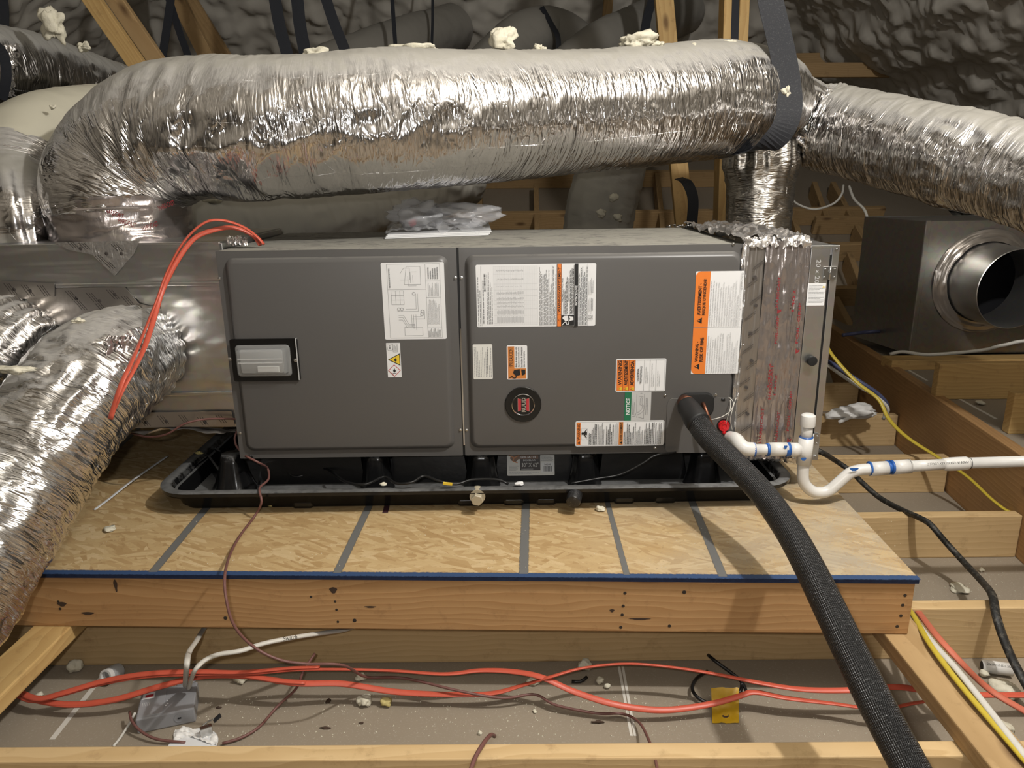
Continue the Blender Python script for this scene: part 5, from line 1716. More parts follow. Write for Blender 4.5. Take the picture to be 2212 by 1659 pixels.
pipe_text('MADE IN USA for REX USA LLC', 2003, 2092, 1005, 1000.5, rP * 1.15)
for px_, py_, sx_ in ((1736, 992, .006), (1845, 1014, .010), (1697, 966, .004)):
    c = PY(px_, py_, YV - rF * 1.01)
    pts = [(math.cos(t) * sx_ * (1 + .35 * math.sin(3 * t)), math.sin(t) * .006 * (1 + .3 * math.cos(2 * t))) for t in np.linspace(0, 2 * math.pi, 14, endpoint=False)]
    put('primer_smear', [c + V3((a, 0, b)) for a, b in pts], [tuple(range(14))], 'pvc_primer', pv)

# ---- insulated suction line
hs = thing('insulated_hose', PD(1950, 1640, 1.1), 'thick black meshed hose curving from the furnace toward the viewer', 'hose')
HP = [(1492, 888, 1.865, .0245), (1502, 905, 1.835, .0272), (1530, 945, 1.79, .0282), (1590, 1005, 1.70, .0284), (1650, 1070, 1.60, .0284), (1703, 1145, 1.49, .0284), (1748, 1225, 1.39, .0284), (1790, 1310, 1.31, .0284), (1838, 1410, 1.24, .0284), (1885, 1505, 1.18, .0284), (1940, 1610, 1.13, .0284), (2010, 1740, 1.07, .0284)]
hp = [PD(a, b, t) for a, b, t, r in HP]
tube('sleeve', hp, [r for a, b, t, r in HP], 'hose_sleeve', hs, .008, 40, up0=(-.3, 1, -.9))
tube('rubber_boot', [PD(1483, 874, 1.885), PD(1492, 888, 1.862), PD(1503, 906, 1.832), PD(1510, 915, 1.82)], [.024, .0275, .0300, .0300], 'rubber_black', hs, .006, 32)

# ================================================================== CABLES
def wire(name, pts, r, mat, label, cat='cable', flat=1.0, twist=0.0, group=None, nth=12, step=.010, parent=None, up0=None):
    o = tube(name, pts, r, mat, parent, step, nth, flat, twist, up0=up0)
    return tag(o, label, cat, group) if label else o


def Pd(l):
    return [PD(*p) for p in l]


oc_ = thing('orange_cable', PY(556, 520, 1.96), 'pair of flat orange cables arching from the furnace top to the foil duct', 'cable', 'orange cables')
wire('cable', [PY(570, 528, 1.93), PY(556, 512, 1.93), PY(525, 490, 1.91), PY(480, 476, 1.88), PY(440, 482, 1.86), PY(395, 525, 1.84), PY(360, 590, 1.82), PY(338, 650, 1.78), PY(318, 700, 1.72), PY(285, 780, 1.58), PY(262, 830, 1.52), PY(238, 905, 1.50)],
     .0062, 'cable_orange', None, flat=.5, twist=.7, parent=oc_)
wire('cable', [PY(562, 530, 1.935), PY(545, 508, 1.94), PY(505, 492, 1.92), PY(462, 497, 1.89), PY(420, 515, 1.87), PY(385, 560, 1.84), PY(352, 625, 1.81), PY(332, 690, 1.75), PY(312, 750, 1.65), PY(288, 800, 1.56), PY(264, 845, 1.515), PY(240, 902, 1.505)],
     .0062, 'cable_orange', None, flat=.5, twist=-.7, parent=oc_)
crumpled('sealed_hole', lambda u, v_: (PY(490 + 45 * u, 514 + 16 * v_, 1.945 - .02 * v_), V3((0, -.3, 1))), 24, 16, .012, 'foil_tape_crumpled', ah, 97)

FZ = .07


def floor_wire(px_l, z):
    return [PZ(a, b, zz if zz is not None else z) for a, b, zz in px_l]


ob1 = thing('orange_cable', PZ(900, 1460, 0), 'orange cable bundle rising along the lower joist, upper of the two', 'cable', 'orange cables')
wire('cable', floor_wire([(-60, 1462, .05), (22, 1492, .045), (70, 1512, .04), (130, 1500, .05), (220, 1475, .065), (320, 1459, .085), (430, 1455, .09), (530, 1455, .09), (640, 1447, .09), (740, 1446, .09), (850, 1449, .085), (960, 1456, .08), (1040, 1448, .08), (1110, 1451, .08), (1170, 1463, .08), (1240, 1494, .06), (1330, 1522, .045), (1430, 1534, .03), (1530, 1522, .035), (1600, 1503, .05), (1630, 1495, .055), (1700, 1508, .05), (1800, 1520, .045), (1900, 1532, .05), (1980, 1518, .06), (2080, 1505, .06), (2300, 1502, .06)], 0),
     .0072, 'cable_orange', None, flat=.42, twist=.5, parent=ob1)
wire('cable', floor_wire([(-60, 1458, .056), (26, 1488, .05), (80, 1509, .046), (135, 1497, .056), (225, 1471, .071), (322, 1455, .09), (430, 1451, .095), (520, 1452, .096), (630, 1443, .096), (690, 1441, .096)], 0), .0070, 'cable_orange', None, flat=.42, twist=.4, parent=ob1)
ob2 = thing('orange_cable', PZ(900, 1490, 0), 'orange cable bundle sagging over the drywall, lower of the two', 'cable', 'orange cables')
wire('cable', floor_wire([(-60, 1480, .03), (30, 1500, .03), (90, 1518, .03), (160, 1526, .03), (250, 1515, .04), (340, 1488, .06), (440, 1463, .075), (540, 1462, .08), (640, 1476, .07), (740, 1477, .06), (850, 1494, .04), (960, 1500, .035), (1060, 1498, .035), (1130, 1480, .05), (1190, 1462, .085), (1260, 1443, .09), (1350, 1434, .095), (1440, 1440, .09), (1540, 1455, .085), (1640, 1475, .075), (1730, 1489, .07), (1830, 1491, .07), (1940, 1484, .08), (2060, 1500, .07), (2300, 1500, .05)], 0),
     .0072, 'cable_orange', None, flat=.42, twist=-.5, parent=ob2)
wire('cable', floor_wire([(28, 1495, .035), (90, 1514, .035), (165, 1521, .035), (250, 1510, .046), (345, 1482, .066), (442, 1459, .08), (520, 1458, .085), (600, 1470, .078), (660, 1474, .072)], 0), .0070, 'cable_orange', None, flat=.42, twist=.4, parent=ob2)

# thermostat wire from the pan, over the deck and down to the floor
wire('thermostat_wire', [PY(530, 985, 1.80), PY(560, 1000, 1.79), PZ(578, 1012, .40), PZ(580, 1035, .392), PZ(562, 1052, .391), PY(561, 1065, 1.735), PY(565, 1085, 1.72), PZ(550, 1115, OZ + .012), PZ(520, 1155, OZ + .01), PZ(498, 1195, OZ + .02), PD(486, 1240, 1.53), PD(488, 1290, 1.50), PD(505, 1350, 1.50), PD(545, 1395, 1.52), PD(600, 1424, 1.53), PD(660, 1434, 1.54), PD(740, 1437, 1.56), PZ(790, 1462, .07), PZ(850, 1463, .065), PZ(900, 1470, .06), PZ(990, 1492, .05), PZ(1085, 1508, .03), PZ(1155, 1500, .03), PZ(1200, 1523, .02), PZ(1290, 1541, .015), PZ(1345, 1542, .01), PZ(1380, 1560, .02), PZ(1402, 1600, .06), PZ(1415, 1640, .13), PZ(1428, 1700, .16)],
     .0030, 'cable_mauve', 'long mauve thermostat wire from the pan over the deck to the floor', 'wire', group='mauve wires')
wire('thermostat_wire', [PZ(680, 1412, .10), PZ(655, 1450, .085), PZ(640, 1487, .05), PZ(600, 1525, .012), PZ(560, 1570, .006), PZ(520, 1594, .006), PZ(480, 1606, .006)], .0030, 'cable_mauve', 'mauve wire crossing over the orange cables right of the grey box', 'wire', group='mauve wires')
wire('thermostat_wire', [PZ(280, 1538, .03), PZ(285, 1558, .03), PZ(305, 1580, .02), PZ(340, 1597, .012), PZ(400, 1604, .006)], .0030, 'cable_mauve', 'short mauve wire curling left of the grey box', 'wire', group='mauve wires')
wire('thermostat_wire', [PZ(1068, 1590, .10), PZ(1060, 1588, .13), PZ(1045, 1605, .155), PZ(1025, 1640, .16), PZ(1005, 1700, .16)], .0040, 'cable_mauve', 'mauve wire end rising over the pale joist at the bottom', 'wire', group='mauve wires')
wire('thermostat_wire', [PY(520, 905, 1.89), PY(450, 905, 1.88), PY(400, 915, 1.86), PY(360, 938, 1.86), PY(320, 944, 1.88), PY(285, 936, 1.92)], .0028, 'cable_mauve', 'mauve wire sagging below the plenum edge', 'wire', group='mauve wires')
wire('thermostat_wire', [PY(513, 930, 1.90), PY(507, 945, 1.89), PY(510, 962, 1.88), PY(520, 975, 1.88)], .0030, 'cable_mauve', 'short mauve wire at the lower left furnace corner', 'wire', group='mauve wires')

# pan wiring
wire('black_wire', [PY(540, 985, 1.80), PZ(560, 1000, .36), PZ(610, 1010, .37), PZ(640, 1030, .35), PZ(700, 1012, .37), PZ(745, 1040, .39), PZ(790, 1046, .40), PZ(830, 1030, .40), PZ(855, 1044, .40), PZ(890, 1042, .405), PZ(915, 1028, .41), PZ(945, 1038, .405), PZ(985, 1046, .395), PZ(1020, 1036, .40), PZ(1075, 1036, .40), PZ(1098, 1046, .39)],
     .0034, 'cable_black', 'black wire lying along the front of the drain pan', 'wire', group='black pan wires')
wire('black_wire', [PZ(1235, 1044, .388), PZ(1290, 1034, .392), PY(1340, 1025, 1.80), PY(1390, 1000, 1.81), PY(1415, 984, 1.82), PY(1460, 977, 1.83)], .0026, 'cable_black', 'thin black wire rising from the pan to the hose entry', 'wire', group='black pan wires')
o = box('wire_tag', (-.012, -.0015, -.004), (.012, .0015, .004), 'label_yellow', None, .001, Matrix.Translation(PZ(967, 1045, .402)) @ Matrix.Rotation(.12, 4, 'Y'))
tag(o, 'tiny yellow tag on the black wire in the pan', 'tag')

# right hand side cables
wire('black_cable', [PY(1700, 945, 2.4), PD(1770, 975, 2.30), PZ(1800, 992, .20), PZ(1838, 1018, .158), PZ(1862, 1042, .15), PZ(1900, 1075, .125), PZ(1945, 1100, .135), PZ(1985, 1118, .157), PZ(2010, 1133, .158), PZ(2040, 1168, .13), PZ(2080, 1212, .10), PZ(2120, 1255, .12), PZ(2143, 1285, .16), PZ(2152, 1330, .158), PZ(2170, 1385, .12), PZ(2195, 1440, .08), PZ(2240, 1520, .04)],
     .0115, 'cable_black_dusty', 'dusty black cable draped over the joists on the right', flat=.75)
wire('yellow_cable', [PD(1780, 735, 2.95), PD(1800, 770, 2.90), PD(1850, 825, 2.85), PD(1897, 862, 2.82), PD(1920, 905, 2.78), PD(1960, 945, 2.70), PD(2030, 990, 2.60), PD(2090, 1030, 2.5), PD(2150, 1085, 2.36), PD(2195, 1110, 2.30), PD(2300, 1125, 2.2), PD(2700, 1200, 2.0)], .0075, 'cable_yellow', 'yellow cable running along the brown beam behind the white pipe', flat=.6, twist=.3)
wire('blue_cable', [PD(1775, 775, 3.0), PD(1800, 787, 2.95), PD(1850, 820, 2.9), PD(1895, 850, 2.88), PD(1916, 875, 2.88), PD(1912, 900, 2.9)], .0085, 'cable_blue', 'dark blue cable looping on the beam beside the yellow cable')
wire('white_cable', [PD(1775, 780, 2.98), PD(1810, 805, 2.93), PD(1850, 832, 2.88), PD(1890, 855, 2.86), PD(1918, 882, 2.86), PD(1908, 905, 2.9)], .0065, 'cable_white', 'white cable looping with the dark blue cable on the beam', group='white cables')
wire('white_cable', [PD(1834, 402, 4.2), PD(1845, 430, 4.1), PD(1868, 455, 4.0), PD(1878, 490, 3.95), PD(1890, 515, 3.9), PD(1899, 530, 3.9), PD(1905, 560, 3.9)], .0075, 'cable_white', 'white cable hanging down left of the sheet metal box', group='white cables')
wire('white_cable', [PD(1705, 425, 4.3), PD(1725, 442, 4.3), PD(1760, 452, 4.3), PD(1800, 440, 4.3), PD(1818, 420, 4.3), PD(1822, 400, 4.35)], .0065, 'cable_white', 'looped white cable behind the hanging foil duct', group='white cables')
wire('white_cable', [PD(1922, 765, 3.30), PD(1950, 760, 3.28), PD(2000, 766, 3.26), PD(2070, 762, 3.2), (PD(2130, 755, 3.15)), PD(2170, 745, 3.1), PD(2260, 735, 3.05), PD(2600, 745, 3.0)], .0075, 'cable_white', 'white cable along the foot of the sheet metal box', group='white cables')
wire('grey_cable', [PD(1820, 724, 3.6), PD(1850, 720, 3.6), PD(1880, 717, 3.55), PD(1900, 716, 3.6)], .009, 'cable_blue', 'grey blue cable stub left of the sheet metal box foot')
wire('white_cable', [PZ(1950, 1310, .12), PZ(1975, 1338, .16), PZ(2018, 1392, .187), PZ(2070, 1450, .190), PZ(2130, 1525, .190), PZ(2190, 1602, .188), PZ(2290, 1730, .186)], .0075, 'cable_white', 'white cable beside the yellow one at the lower right corner', flat=.6, group='white cables')
wire('yellow_cable', [PZ(1950, 1300, .12), PZ(1972, 1328, .16), PZ(2005, 1385, .187), PZ(2050, 1448, .188), PZ(2100, 1510, .188), PZ(2160, 1580, .186), PZ(2225, 1655, .186), PZ(2300, 1740, .186)], .0065, 'cable_yellow', 'yellow cable beside the flat board at the lower right corner', flat=.6)
wire('orange_cable', [PZ(1968, 1300, .10), PZ(1990, 1330, .14), PZ(2025, 1375, .185), PZ(2075, 1430, .17), PZ(2120, 1475, .12), PZ(2160, 1505, .10), PZ(2230, 1545, .10)], .0085, 'cable_orange_dusty', 'dusty orange cable slanting down at the right edge', flat=.5, group='orange cables')
wire('white_cable', [PD(450, 1345, 1.80), PD(437, 1363, 1.75), PD(424, 1385, 1.66), PD(408, 1410, 1.58), PD(403, 1440, 1.52), PZ(400, 1482, .06)], .0062, 'cable_white', 'white cable rising from the grey box, left of two', flat=.6, group='white cables')
wc = wire('white_cable', [PD(790, 1345, 1.82), PD(745, 1360, 1.76), PD(700, 1367, 1.70), PD(640, 1376, 1.64), PD(570, 1390, 1.60), PD(520, 1406, 1.56), PD(470, 1414, 1.55), PD(440, 1428, 1.54), PD(420, 1450, 1.52), PZ(408, 1485, .06)], .0066, 'cable_white', 'white cable marked Switch running right under the platform', flat=.7, group='white cables')


def stick_text(t, p, e, g, w_, h_, mat, parent, rot=0):
    s3 = Sheet('x', parent, p, e, g, w_, h_, 'label_white', .0005, None, .0)
    ob_ = s3.ob
    s3.ob = parent
    bpy.data.objects.remove(ob_)
    return s3.text(t, 0, 0, 1, 1, mat, rot, .0, 'handwriting')


a, b = PD(612, 1385, 1.60), PD(642, 1380, 1.62)
stick_text('Switch', a, (b - a), UP, (b - a).length, .010, 'ink_black', wc)
wire('white_wire', [PZ(292, 1540, .04), PZ(275, 1570, .01), PZ(258, 1596, .005), PZ(245, 1612, .005)], .0028, 'cable_white', 'thin white wire leaving the grey box at lower left', 'wire')
wire('black_wire', [PZ(1612, 1495, .01), PZ(1600, 1470, .03), PZ(1545, 1428, .06), PZ(1530, 1415, .06)], .0040, 'cable_black', 'black wire end poking up behind the yellow tag', 'wire')
wire('black_wire', [PZ(1528, 1450, .015), PZ(1505, 1465, .02), PZ(1495, 1485, .02), PZ(1505, 1505, .015), PZ(1535, 1520, .008), PZ(1575, 1515, .006), PZ(1600, 1492, .01), PZ(1602, 1475, .03)], .0038, 'cable_black', 'black wire ring lying behind the yellow tag', 'wire')
wire('black_wire', [PZ(1235, 1472, .006), PZ(1255, 1472, .006), PZ(1268, 1462, .012)], .004, 'cable_black', 'short black wire stub on the drywall under the crossing cables', 'wire')

# ================================================================== SMALL THINGS
# grey junction box
jb = thing('junction_box', PZ(365, 1575, 0), 'small grey plastic junction box lying on the drywall', 'junction box')
q0, q1, q2 = PZ(297, 1587, .0), PZ(424, 1560, .0), PZ(417, 1500, .0)
ex = (q1 - q0).normalized()
ey = V3((0, 0, 1)).cross(ex).normalized()
JW, JD, JH = (q1 - q0).length, .095, .036
JM = Matrix(((ex.x, ey.x, 0, q0.x), (ex.y, ey.y, 0, q0.y), (0, 0, 1, .001), (0, 0, 0, 1)))
box('box_body', (0, 0, 0), (JW, JD, JH), 'box_grey', jb, .003, JM)
box('lid_step', (JW * .02, .004, JH - .001), (JW * .46, JD - .006, JH + .002), 'box_grey', jb, .0015, JM)
box('cable_port', (JW * .62, JD - .004, 0), (JW * .95, JD + .014, JH + .004), 'box_grey', jb, .002, JM)
lathe('knockout', [(.010, 0), (.010, .0008), (.008, .0008), (.008, .0002)], JM @ V3((JW * .72, -.0001, JH * .5)), JM.to_3x3() @ V3((0, -1, 0)), 'box_grey', jb, 20)
box('slot', (JW * .70, -.0012, JH * .47), (JW * .76, .001, JH * .56), 'box_dark', jb, 0, JM)
box('white_window', (JW * .05, JD - .032, JH + .0015), (JW * .26, JD - .012, JH + .003), 'label_white', jb, .0008, JM)
box('red_switch', (JW * .10, JD - .028, JH + .0028), (JW * .24, JD - .020, JH + .0042), 'ink_red', jb, .0005, JM)
for i in range(5):
    box('molded_mark', (JW * (.07 + i * .03), JD - .056, JH + .0019), (JW * (.08 + i * .03), JD - .044, JH + .0024), 'label_grey', jb, 0, JM)
for a, b in ((.50, .045), (.52, .035), (.49, .030)):
    lathe('scuff', [(.002, 0), (.0015, .0006)], JM @ V3((JW * a, b, JH - .0001)), (0, 0, 1), 'label_white', jb, 8)
# torn light opening beside it
lt = thing('downlight_can', PZ(420, 1600, 0), 'torn drywall and spring clip of a recessed light by the grey box', 'light fixture')
lathe('white_disc', [(.052, .0005), (.050, .003), (.02, .004)], PZ(415, 1612, .001), (0, 0, 1), 'label_white', lt, 36)
crumpled('torn_paper', lambda u, v_: (PZ(375 + 95 * u, 1580 + 22 * v_ - 8 * math.sin(u * 5), .004), V3((0, 0, 1))), 26, 12, .010, 'cloth_white', lt, 101)
box('spring_clip', (-.012, -.006, 0), (.012, .006, .022), 'steel_screw', lt, .001, Matrix.Translation(PZ(447, 1588, .004)) @ Matrix.Rotation(.5, 4, 'Z'))
tube('clip_wire', [PZ(437, 1568, .010), PZ(447, 1560, .03), PZ(462, 1553, .045)], .0014, 'steel_screw', lt, .006, 8)
box('clip_pad', (-.009, -.006, 0), (.009, .006, .003), 'box_dark', lt, .001, Matrix.Translation(PZ(470, 1552, .045)) @ Matrix.Rotation(.6, 4, 'Z') @ Matrix.Rotation(-.5, 4, 'Y'))
# grey and white conduit coupling
cp_ = thing('conduit_coupling', PZ(240, 1455, 0), 'grey and white conduit coupling standing by the joist at left', 'coupling')
ca, cb_ = PZ(236, 1458, .024), PZ(246, 1440, .040)
ax_ = V3((-.22, -.85, .25)).normalized()
lathe('white_end', [(.0165, 0), (.0168, .012), (.0120, .0122), (.0118, -.010), (.002, -.011)], ca, ax_, 'pvc', cp_, 28)
lathe('grey_body', [(.0172, 0), (.0178, .004), (.0178, .026), (.0165, .030)], ca - ax_ * .030, ax_, 'pvc_grey', cp_, 28)
# yellow tag with a grommet
yt = thing('yellow_tag', PZ(1565, 1560, 0), 'bent yellow tag with a metal grommet under the orange cable', 'tag')
crumpled('tag_sheet', lambda u, v_: (PZ(1536 + 60 * u + 3 * v_ * (1 - u), 1486 + 76 * v_, .030 * (1 - v_) ** 1.5 + .002), V3((0, 0, 1))), 16, 22, .003, 'tag_yellow', yt, 103)
lathe('grommet', [(.009, 0), (.0085, .0016), (.004, .0018), (.004, .0002)], PZ(1566, 1545, .004), (0, -.1, 1), 'steel_screw', yt, 22)
# PVC offcut and rag on the right
oc1 = thing('pipe_offcut', PZ(2150, 1455, 0), 'short printed white pipe offcut lying on the drywall at right', 'pipe offcut')
pa, pb = PZ(2121, 1438, .018), PZ(2186, 1447, .018)
tube('pipe_shell', [pa, pb], .0150, 'pvc', oc1, .01, 26, smooth_path=False)
e_ = (pb - pa).normalized()
pr_ = (CAM - pa).normalized()
pr_ = (pr_ - e_ * pr_.dot(e_)).normalized()
g_ = pr_.cross(e_)
s3 = Sheet('x', oc1, pa + pr_ * .0152 + e_ * .006 + g_ * .004, e_, g_, (pb - pa).length - .012, .005, 'pvc', .0005, None, 0)
o_ = s3.ob
s3.ob = oc1
bpy.data.objects.remove(o_)
s3.text('PVC 1120 SCH 40 PVC', 0, 0, 1, 1, 'ink_black', 180, .0, 'pipe_lettering')
lathe('pipe_bore', [(.0112, 0), (.0112, .0006)], pa - e_ * .0001, -e_, 'box_dark', oc1, 20)
rag = thing('crumpled_rag', PZ(1850, 900, .14), 'crumpled white cloth on the joist between filter box and beam', 'rag')
rb = lump('rag_cloth', PZ(1846, 908, .141), (.17, .09, .055), 'cloth_white', seed=12, parent=rag, rough=.75, sub=4)
wire('rag_tail', [PZ(1812, 912, .145), PZ(1826, 906, .16), PZ(1842, 898, .175)], .008, 'cloth_white', None, parent=rag)

# manual in a plastic bag on top of the furnace
mz = FZ1 + .001
mn = thing('manual_packet', PZ(945, 508, mz), 'white manual under clear crumpled plastic bag on the furnace top', 'manual')
m0, m1, m2, m3 = PZ(831, 516, mz), PZ(1056, 508, mz), PZ(1050, 486, mz), PZ(845, 492, mz)
for i in range(3):
    dz = .004 * i
    sh_ = V3((.004 * i, .002 * i, dz))
    put('booklet', [p + sh_ for p in (m0, m1, m2, m3)] + [p + sh_ + V3((0, 0, .0036)) for p in (m0, m1, m2, m3)], [(3, 2, 1, 0), (4, 5, 6, 7), (0, 1, 5, 4), (1, 2, 6, 5), (2, 3, 7, 6), (3, 0, 4, 7)], 'label_white', mn)
crumpled('plastic_bag', lambda u, v_: (m0 + (m1 - m0) * (u * .98 + .01) + (m3 - m0) * v_ + V3((0, 0, .014 + .020 * math.sin(math.pi * u) * math.sin(math.pi * v_))), V3((0, 0, 1))), 60, 30, .020, 'film_plastic', mn, 105)
bagc = PZ(920, 497, mz + .014)
lump('plastic_bag', bagc + V3((-.01, 0, 0)), (.13, .10, .055), 'film_plastic', seed=15, parent=mn, rough=.8, sub=4)
lump('plastic_bag', PZ(985, 494, mz + .014), (.17, .10, .050), 'film_plastic', seed=18, parent=mn, rough=.9, sub=4)
lump('red_print', bagc + V3((-.035, -.03, .012)), (.022, .012, .022), 'ink_red', seed=4, parent=mn, rough=.3, sub=2)
# spare screws on the furnace top
rg = random.Random(5)
for i, (px_, py_) in enumerate(((1443, 489), (1452, 486), (1460, 490), (1468, 487), (1476, 490), (1485, 487), (1494, 490), (1503, 488))):
    c = PZ(px_, py_, FZ1 + .003)
    a_ = rg.uniform(0, 3.1)
    d_ = V3((math.cos(a_), math.sin(a_), 0))
    o = thing('loose_screw', c, ('first', 'second', 'third', 'fourth', 'fifth', 'sixth', 'seventh', 'eighth')[i] + ' small steel screw from the left in the row on the furnace top', 'screw', 'loose screws')
    tube('shank', [c - d_ * .009, c + d_ * .009], [.0022, .0014], 'steel_screw', o, .004, 8, smooth_path=False)
    lathe('head', [(.0042, 0), (.0042, .003), (.003, .004)], c - d_ * .009, -d_, 'steel_screw', o, 8)

# scraps on the deck
wire('plastic_strip', [PZ(204, 1101, OZ + .002), PZ(235, 1078, OZ + .006), PZ(290, 1035, OZ + .012), PZ(362, 985, OZ + .02)], .0045, 'label_white', 'thin white plastic strip on the deck left of the pan', 'strip', flat=.3, nth=8)
wire('metal_rod', [PZ(150, 1089, OZ + .006), PZ(192, 1075, OZ + .006)], .0045, 'steel_screw', 'short steel rod beside the foil duct on the deck', 'rod', nth=10)
put_lab = []


def scrap(px, py, z, size, lab, mat='foam_scrap', seed=1, surf='z', rough=.5, cat='foam scrap'):
    p = PZ(px, py, z) if surf == 'z' else z
    return lump('foam_chunk' if 'foam' in mat else 'debris_chip', p, size, mat, lab, cat, seed, rough=rough, group='foam scraps' if 'foam' in mat else None)


scrap(238, 1146, OZ, (.024, .030, .008), 'flat cream foam flake on the deck at left', seed=2)
scrap(1297, 1104, OZ, (.020, .014, .012), 'cream foam bit at the edge of the pan shadow', seed=3)
scrap(582, 1094, OZ, (.026, .018, .010), 'yellowish foam bit below the pan, right of the mauve wire', 'foam_scrap_yellow', 4)
scrap(430, 982, PZT, (.018, .012, .008), 'yellowish foam bit on the left pan rim', 'foam_scrap_yellow', 5)
scrap(828, 1049, PZT, (.018, .012, .008), 'white foam bit among the black pan wires', seed=6)
scrap(1122, 1050, PZT, (.022, .012, .010), 'clear white plastic bit on the pan rim', 'label_white', 7, cat='plastic bit')
# scraps on the floor
for i, (px_, py_, sz, lab, mt) in enumerate((
        (166, 1452, (.030, .020, .028), 'cream foam lump by the joist left of the conduit coupling', 'foam_scrap'),
        (86, 1505, (.014, .012, .010), 'tiny foam bit under the orange cables at left', 'foam_scrap'),
        (522, 1475, (.030, .020, .026), 'cream foam lump behind the orange cables at left', 'foam_scrap'),
        (787, 1522, (.028, .026, .020), 'white jagged foam bit on the drywall below the cables', 'foam_scrap'),
        (836, 1524, (.022, .020, .018), 'yellowish foam bit beside the white jagged one', 'foam_scrap_yellow'),
        (780, 1468, (.026, .018, .014), 'foam flake under the mauve wire', 'foam_scrap'),
        (1152, 1478, (.026, .018, .014), 'foam flake under the crossing orange cables', 'foam_scrap'),
        (1262, 1448, (.030, .020, .022), 'foam lump against the joist, right of the cable crossing', 'foam_scrap'),
        (1296, 1477, (.018, .016, .014), 'squarish foam bit left of the white drywall joint', 'foam_scrap'),
        (1312, 1487, (.012, .010, .010), 'small foam bit beside the squarish one', 'foam_scrap'),
        (1036, 1586, (.009, .009, .006), 'small round foam bit near the front joist', 'foam_scrap'),
        (1155, 1539, (.008, .008, .006), 'small foam crumb in the middle of the drywall', 'foam_scrap'),
        (2073, 1275, (.045, .050, .012), 'curved cream foam smear on the drywall at right', 'foam_scrap'),
        (2120, 1235, (.014, .012, .010), 'foam bit above the curved smear, beside the black cable', 'foam_scrap'),
        (2130, 1272, (.014, .012, .010), 'foam bit right of the curved smear', 'foam_scrap'),
        (2125, 1462, (.022, .018, .014), 'foam bit in front of the pipe offcut', 'foam_scrap'),
        (2145, 1482, (.022, .018, .016), 'foam bit beside the orange cable at right', 'foam_scrap'),
        (2170, 1500, (.05, .05, .03), 'pale foam wedge under the crossing cables at right', 'foam_scrap'),
        (2155, 1585, (.05, .04, .02), 'cream foam disc near the lower right corner', 'foam_scrap'),
        (1290, 1562, (.030, .006, .005), 'short brown wood chip on the drywall', 'dark_chip'),
        (710, 1515, (.010, .016, .004), 'brown wire snippet right of the mauve wire', 'dark_chip'),
        (704, 1574, (.022, .006, .004), 'small brown chip near the front joist', 'dark_chip'),
        (473, 1530, (.010, .006, .003), 'tiny black chip right of the grey box', 'dark_chip'),
        (780, 1563, (.008, .006, .003), 'tiny dark chip under the jagged foam bit', 'dark_chip'))):
    scrap(px_, py_, 0, sz, lab, mt, 20 + i, cat='foam scrap' if 'foam' in mt else 'wood chip')
scrap(2077, 1085, 0, (.016, .014, .012), 'pinkish foam bit at the foot of the brown beam', seed=61)
scrap(2118, 875, .295, (.030, .022, .014), 'white foam bit on the raised drywall beyond the beam', seed=62)
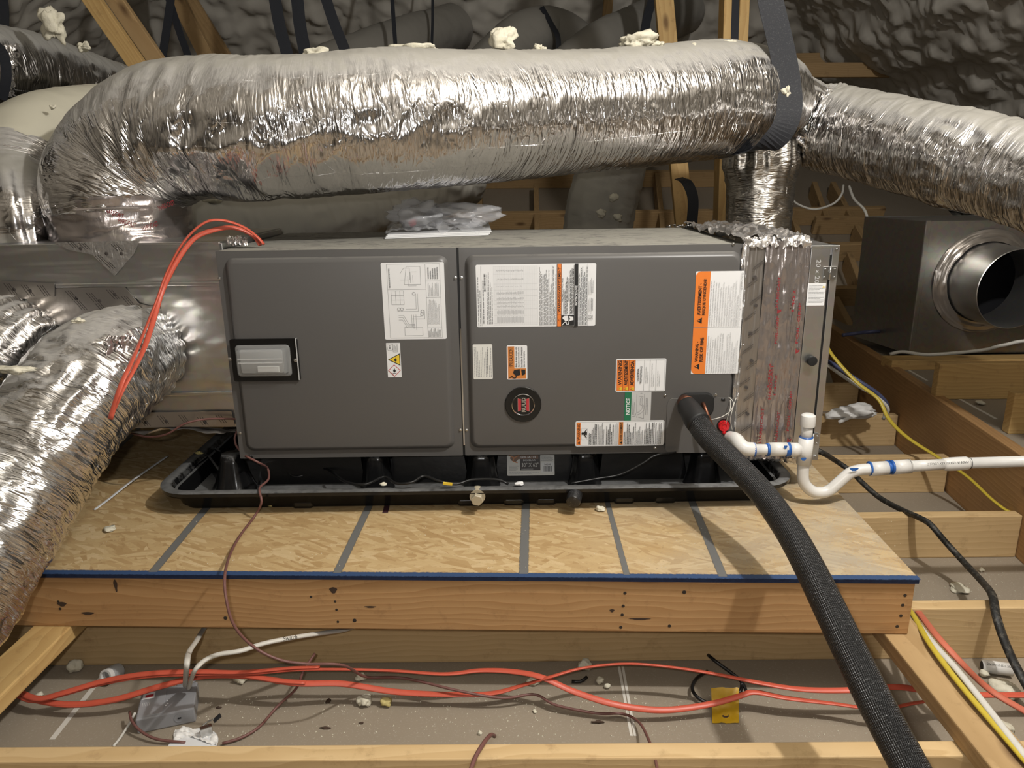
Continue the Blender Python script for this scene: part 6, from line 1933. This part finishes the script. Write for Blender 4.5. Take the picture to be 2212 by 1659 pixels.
# foam on top of the long duct and its neighbours
for i, (px_, py_, t_, sz, lab) in enumerate((
        (685, 132, 2.06, (.055, .035, .030), 'foam chunk on the long duct below the parallel straps'),
        (908, 124, 2.12, (.10, .05, .028), 'wide low foam chunk on the long duct, left of the tall one'),
        (1087, 117, 2.22, (.055, .045, .060), 'tall swirled foam chunk standing on the long duct'),
        (1166, 115, 2.28, (.032, .026, .024), 'small foam chunk on the long duct, right of the tall one'),
        (1375, 107, 2.38, (.085, .05, .038), 'large crumbly foam chunk on the duct near the leaning stud'),
        (1412, 107, 2.40, (.055, .04, .022), 'low foam chunk touching the large crumbly one'),
        (1492, 122, 2.44, (.050, .04, .030), 'squarish foam chunk in front of the leaning stud base'),
        (1578, 108, 2.50, (.035, .03, .030), 'foam chunk at the foot of the upright studs'),
        (1620, 112, 2.53, (.028, .024, .020), 'small foam chunk left of the wide strap'),
        (1697, 205, 2.36, (.020, .016, .022), 'foam bit stuck on the wide strap edge'),
        (840, 140, 2.08, (.012, .012, .010), 'tiny foam crumb on the long duct'),
        (122, 92, 2.36, (.055, .03, .075), 'upright foam shard on the dark upper left duct'),
        (182, 108, 2.50, (.032, .026, .022), 'round foam bit on the dark upper left duct'),
        (115, 232, 2.22, (.012, .012, .010), 'tiny foam crumb on the cream elbow'),
        (20, 802, 1.60, (.07, .03, .014), 'cream foam flake on the lower left foil duct'),
        (168, 693, 1.66, (.018, .014, .008), 'small cream foam fleck on top of the falling foil duct'))):
    p = PD(px_, py_ + 6, t_ * S)
    lump('foam_chunk', p, sz, 'foam_scrap', lab, 'foam scrap', 80 + i, rough=.8, group='foam scraps', sub=4)
for i, (px_, py_) in enumerate(((1325, 437), (1335, 480), (1298, 472))):
    lump('foam_chunk', PD(px_, py_, 3.02), (.035, .02, .03), 'foam_scrap', ('highest', 'lowest', 'middle')[i] + ' foam bit stuck to the dusty upright duct', 'foam scrap', 110 + i, group='foam scraps')

# crumbs nobody could count: one scatter on the drywall and the ducts
rg = random.Random(11)
V, Fc = [], []
for i in range(900):
    if i < 620:
        a, b = rg.uniform(430, 1900), rg.uniform(1500, 1592)
        p = PZ(a, b, .0005)
    elif i < 700:
        a, b = rg.uniform(1980, 2200), rg.uniform(1235, 1300)
        p = PZ(a, b, .0005)
    else:
        a, b = rg.uniform(60, 1950), rg.uniform(1110, 1232)
        p = PZ(a, b, OZ + .0005)
    r = rg.uniform(.0006, .0022) if i < 700 else rg.uniform(.0005, .0013)
    j = len(V)
    V += [p + V3((r, 0, 0)), p + V3((-r * .6, r, 0)), p + V3((-r * .6, -r, 0)), p + V3((0, 0, r * 1.3))]
    Fc += [(j, j + 1, j + 3), (j + 1, j + 2, j + 3), (j + 2, j, j + 3)]
tag(put('foam_crumbs', V, Fc, 'foam_scrap'), 'fine white foam crumbs strewn over the drywall and the deck', 'crumbs', None, 'stuff')
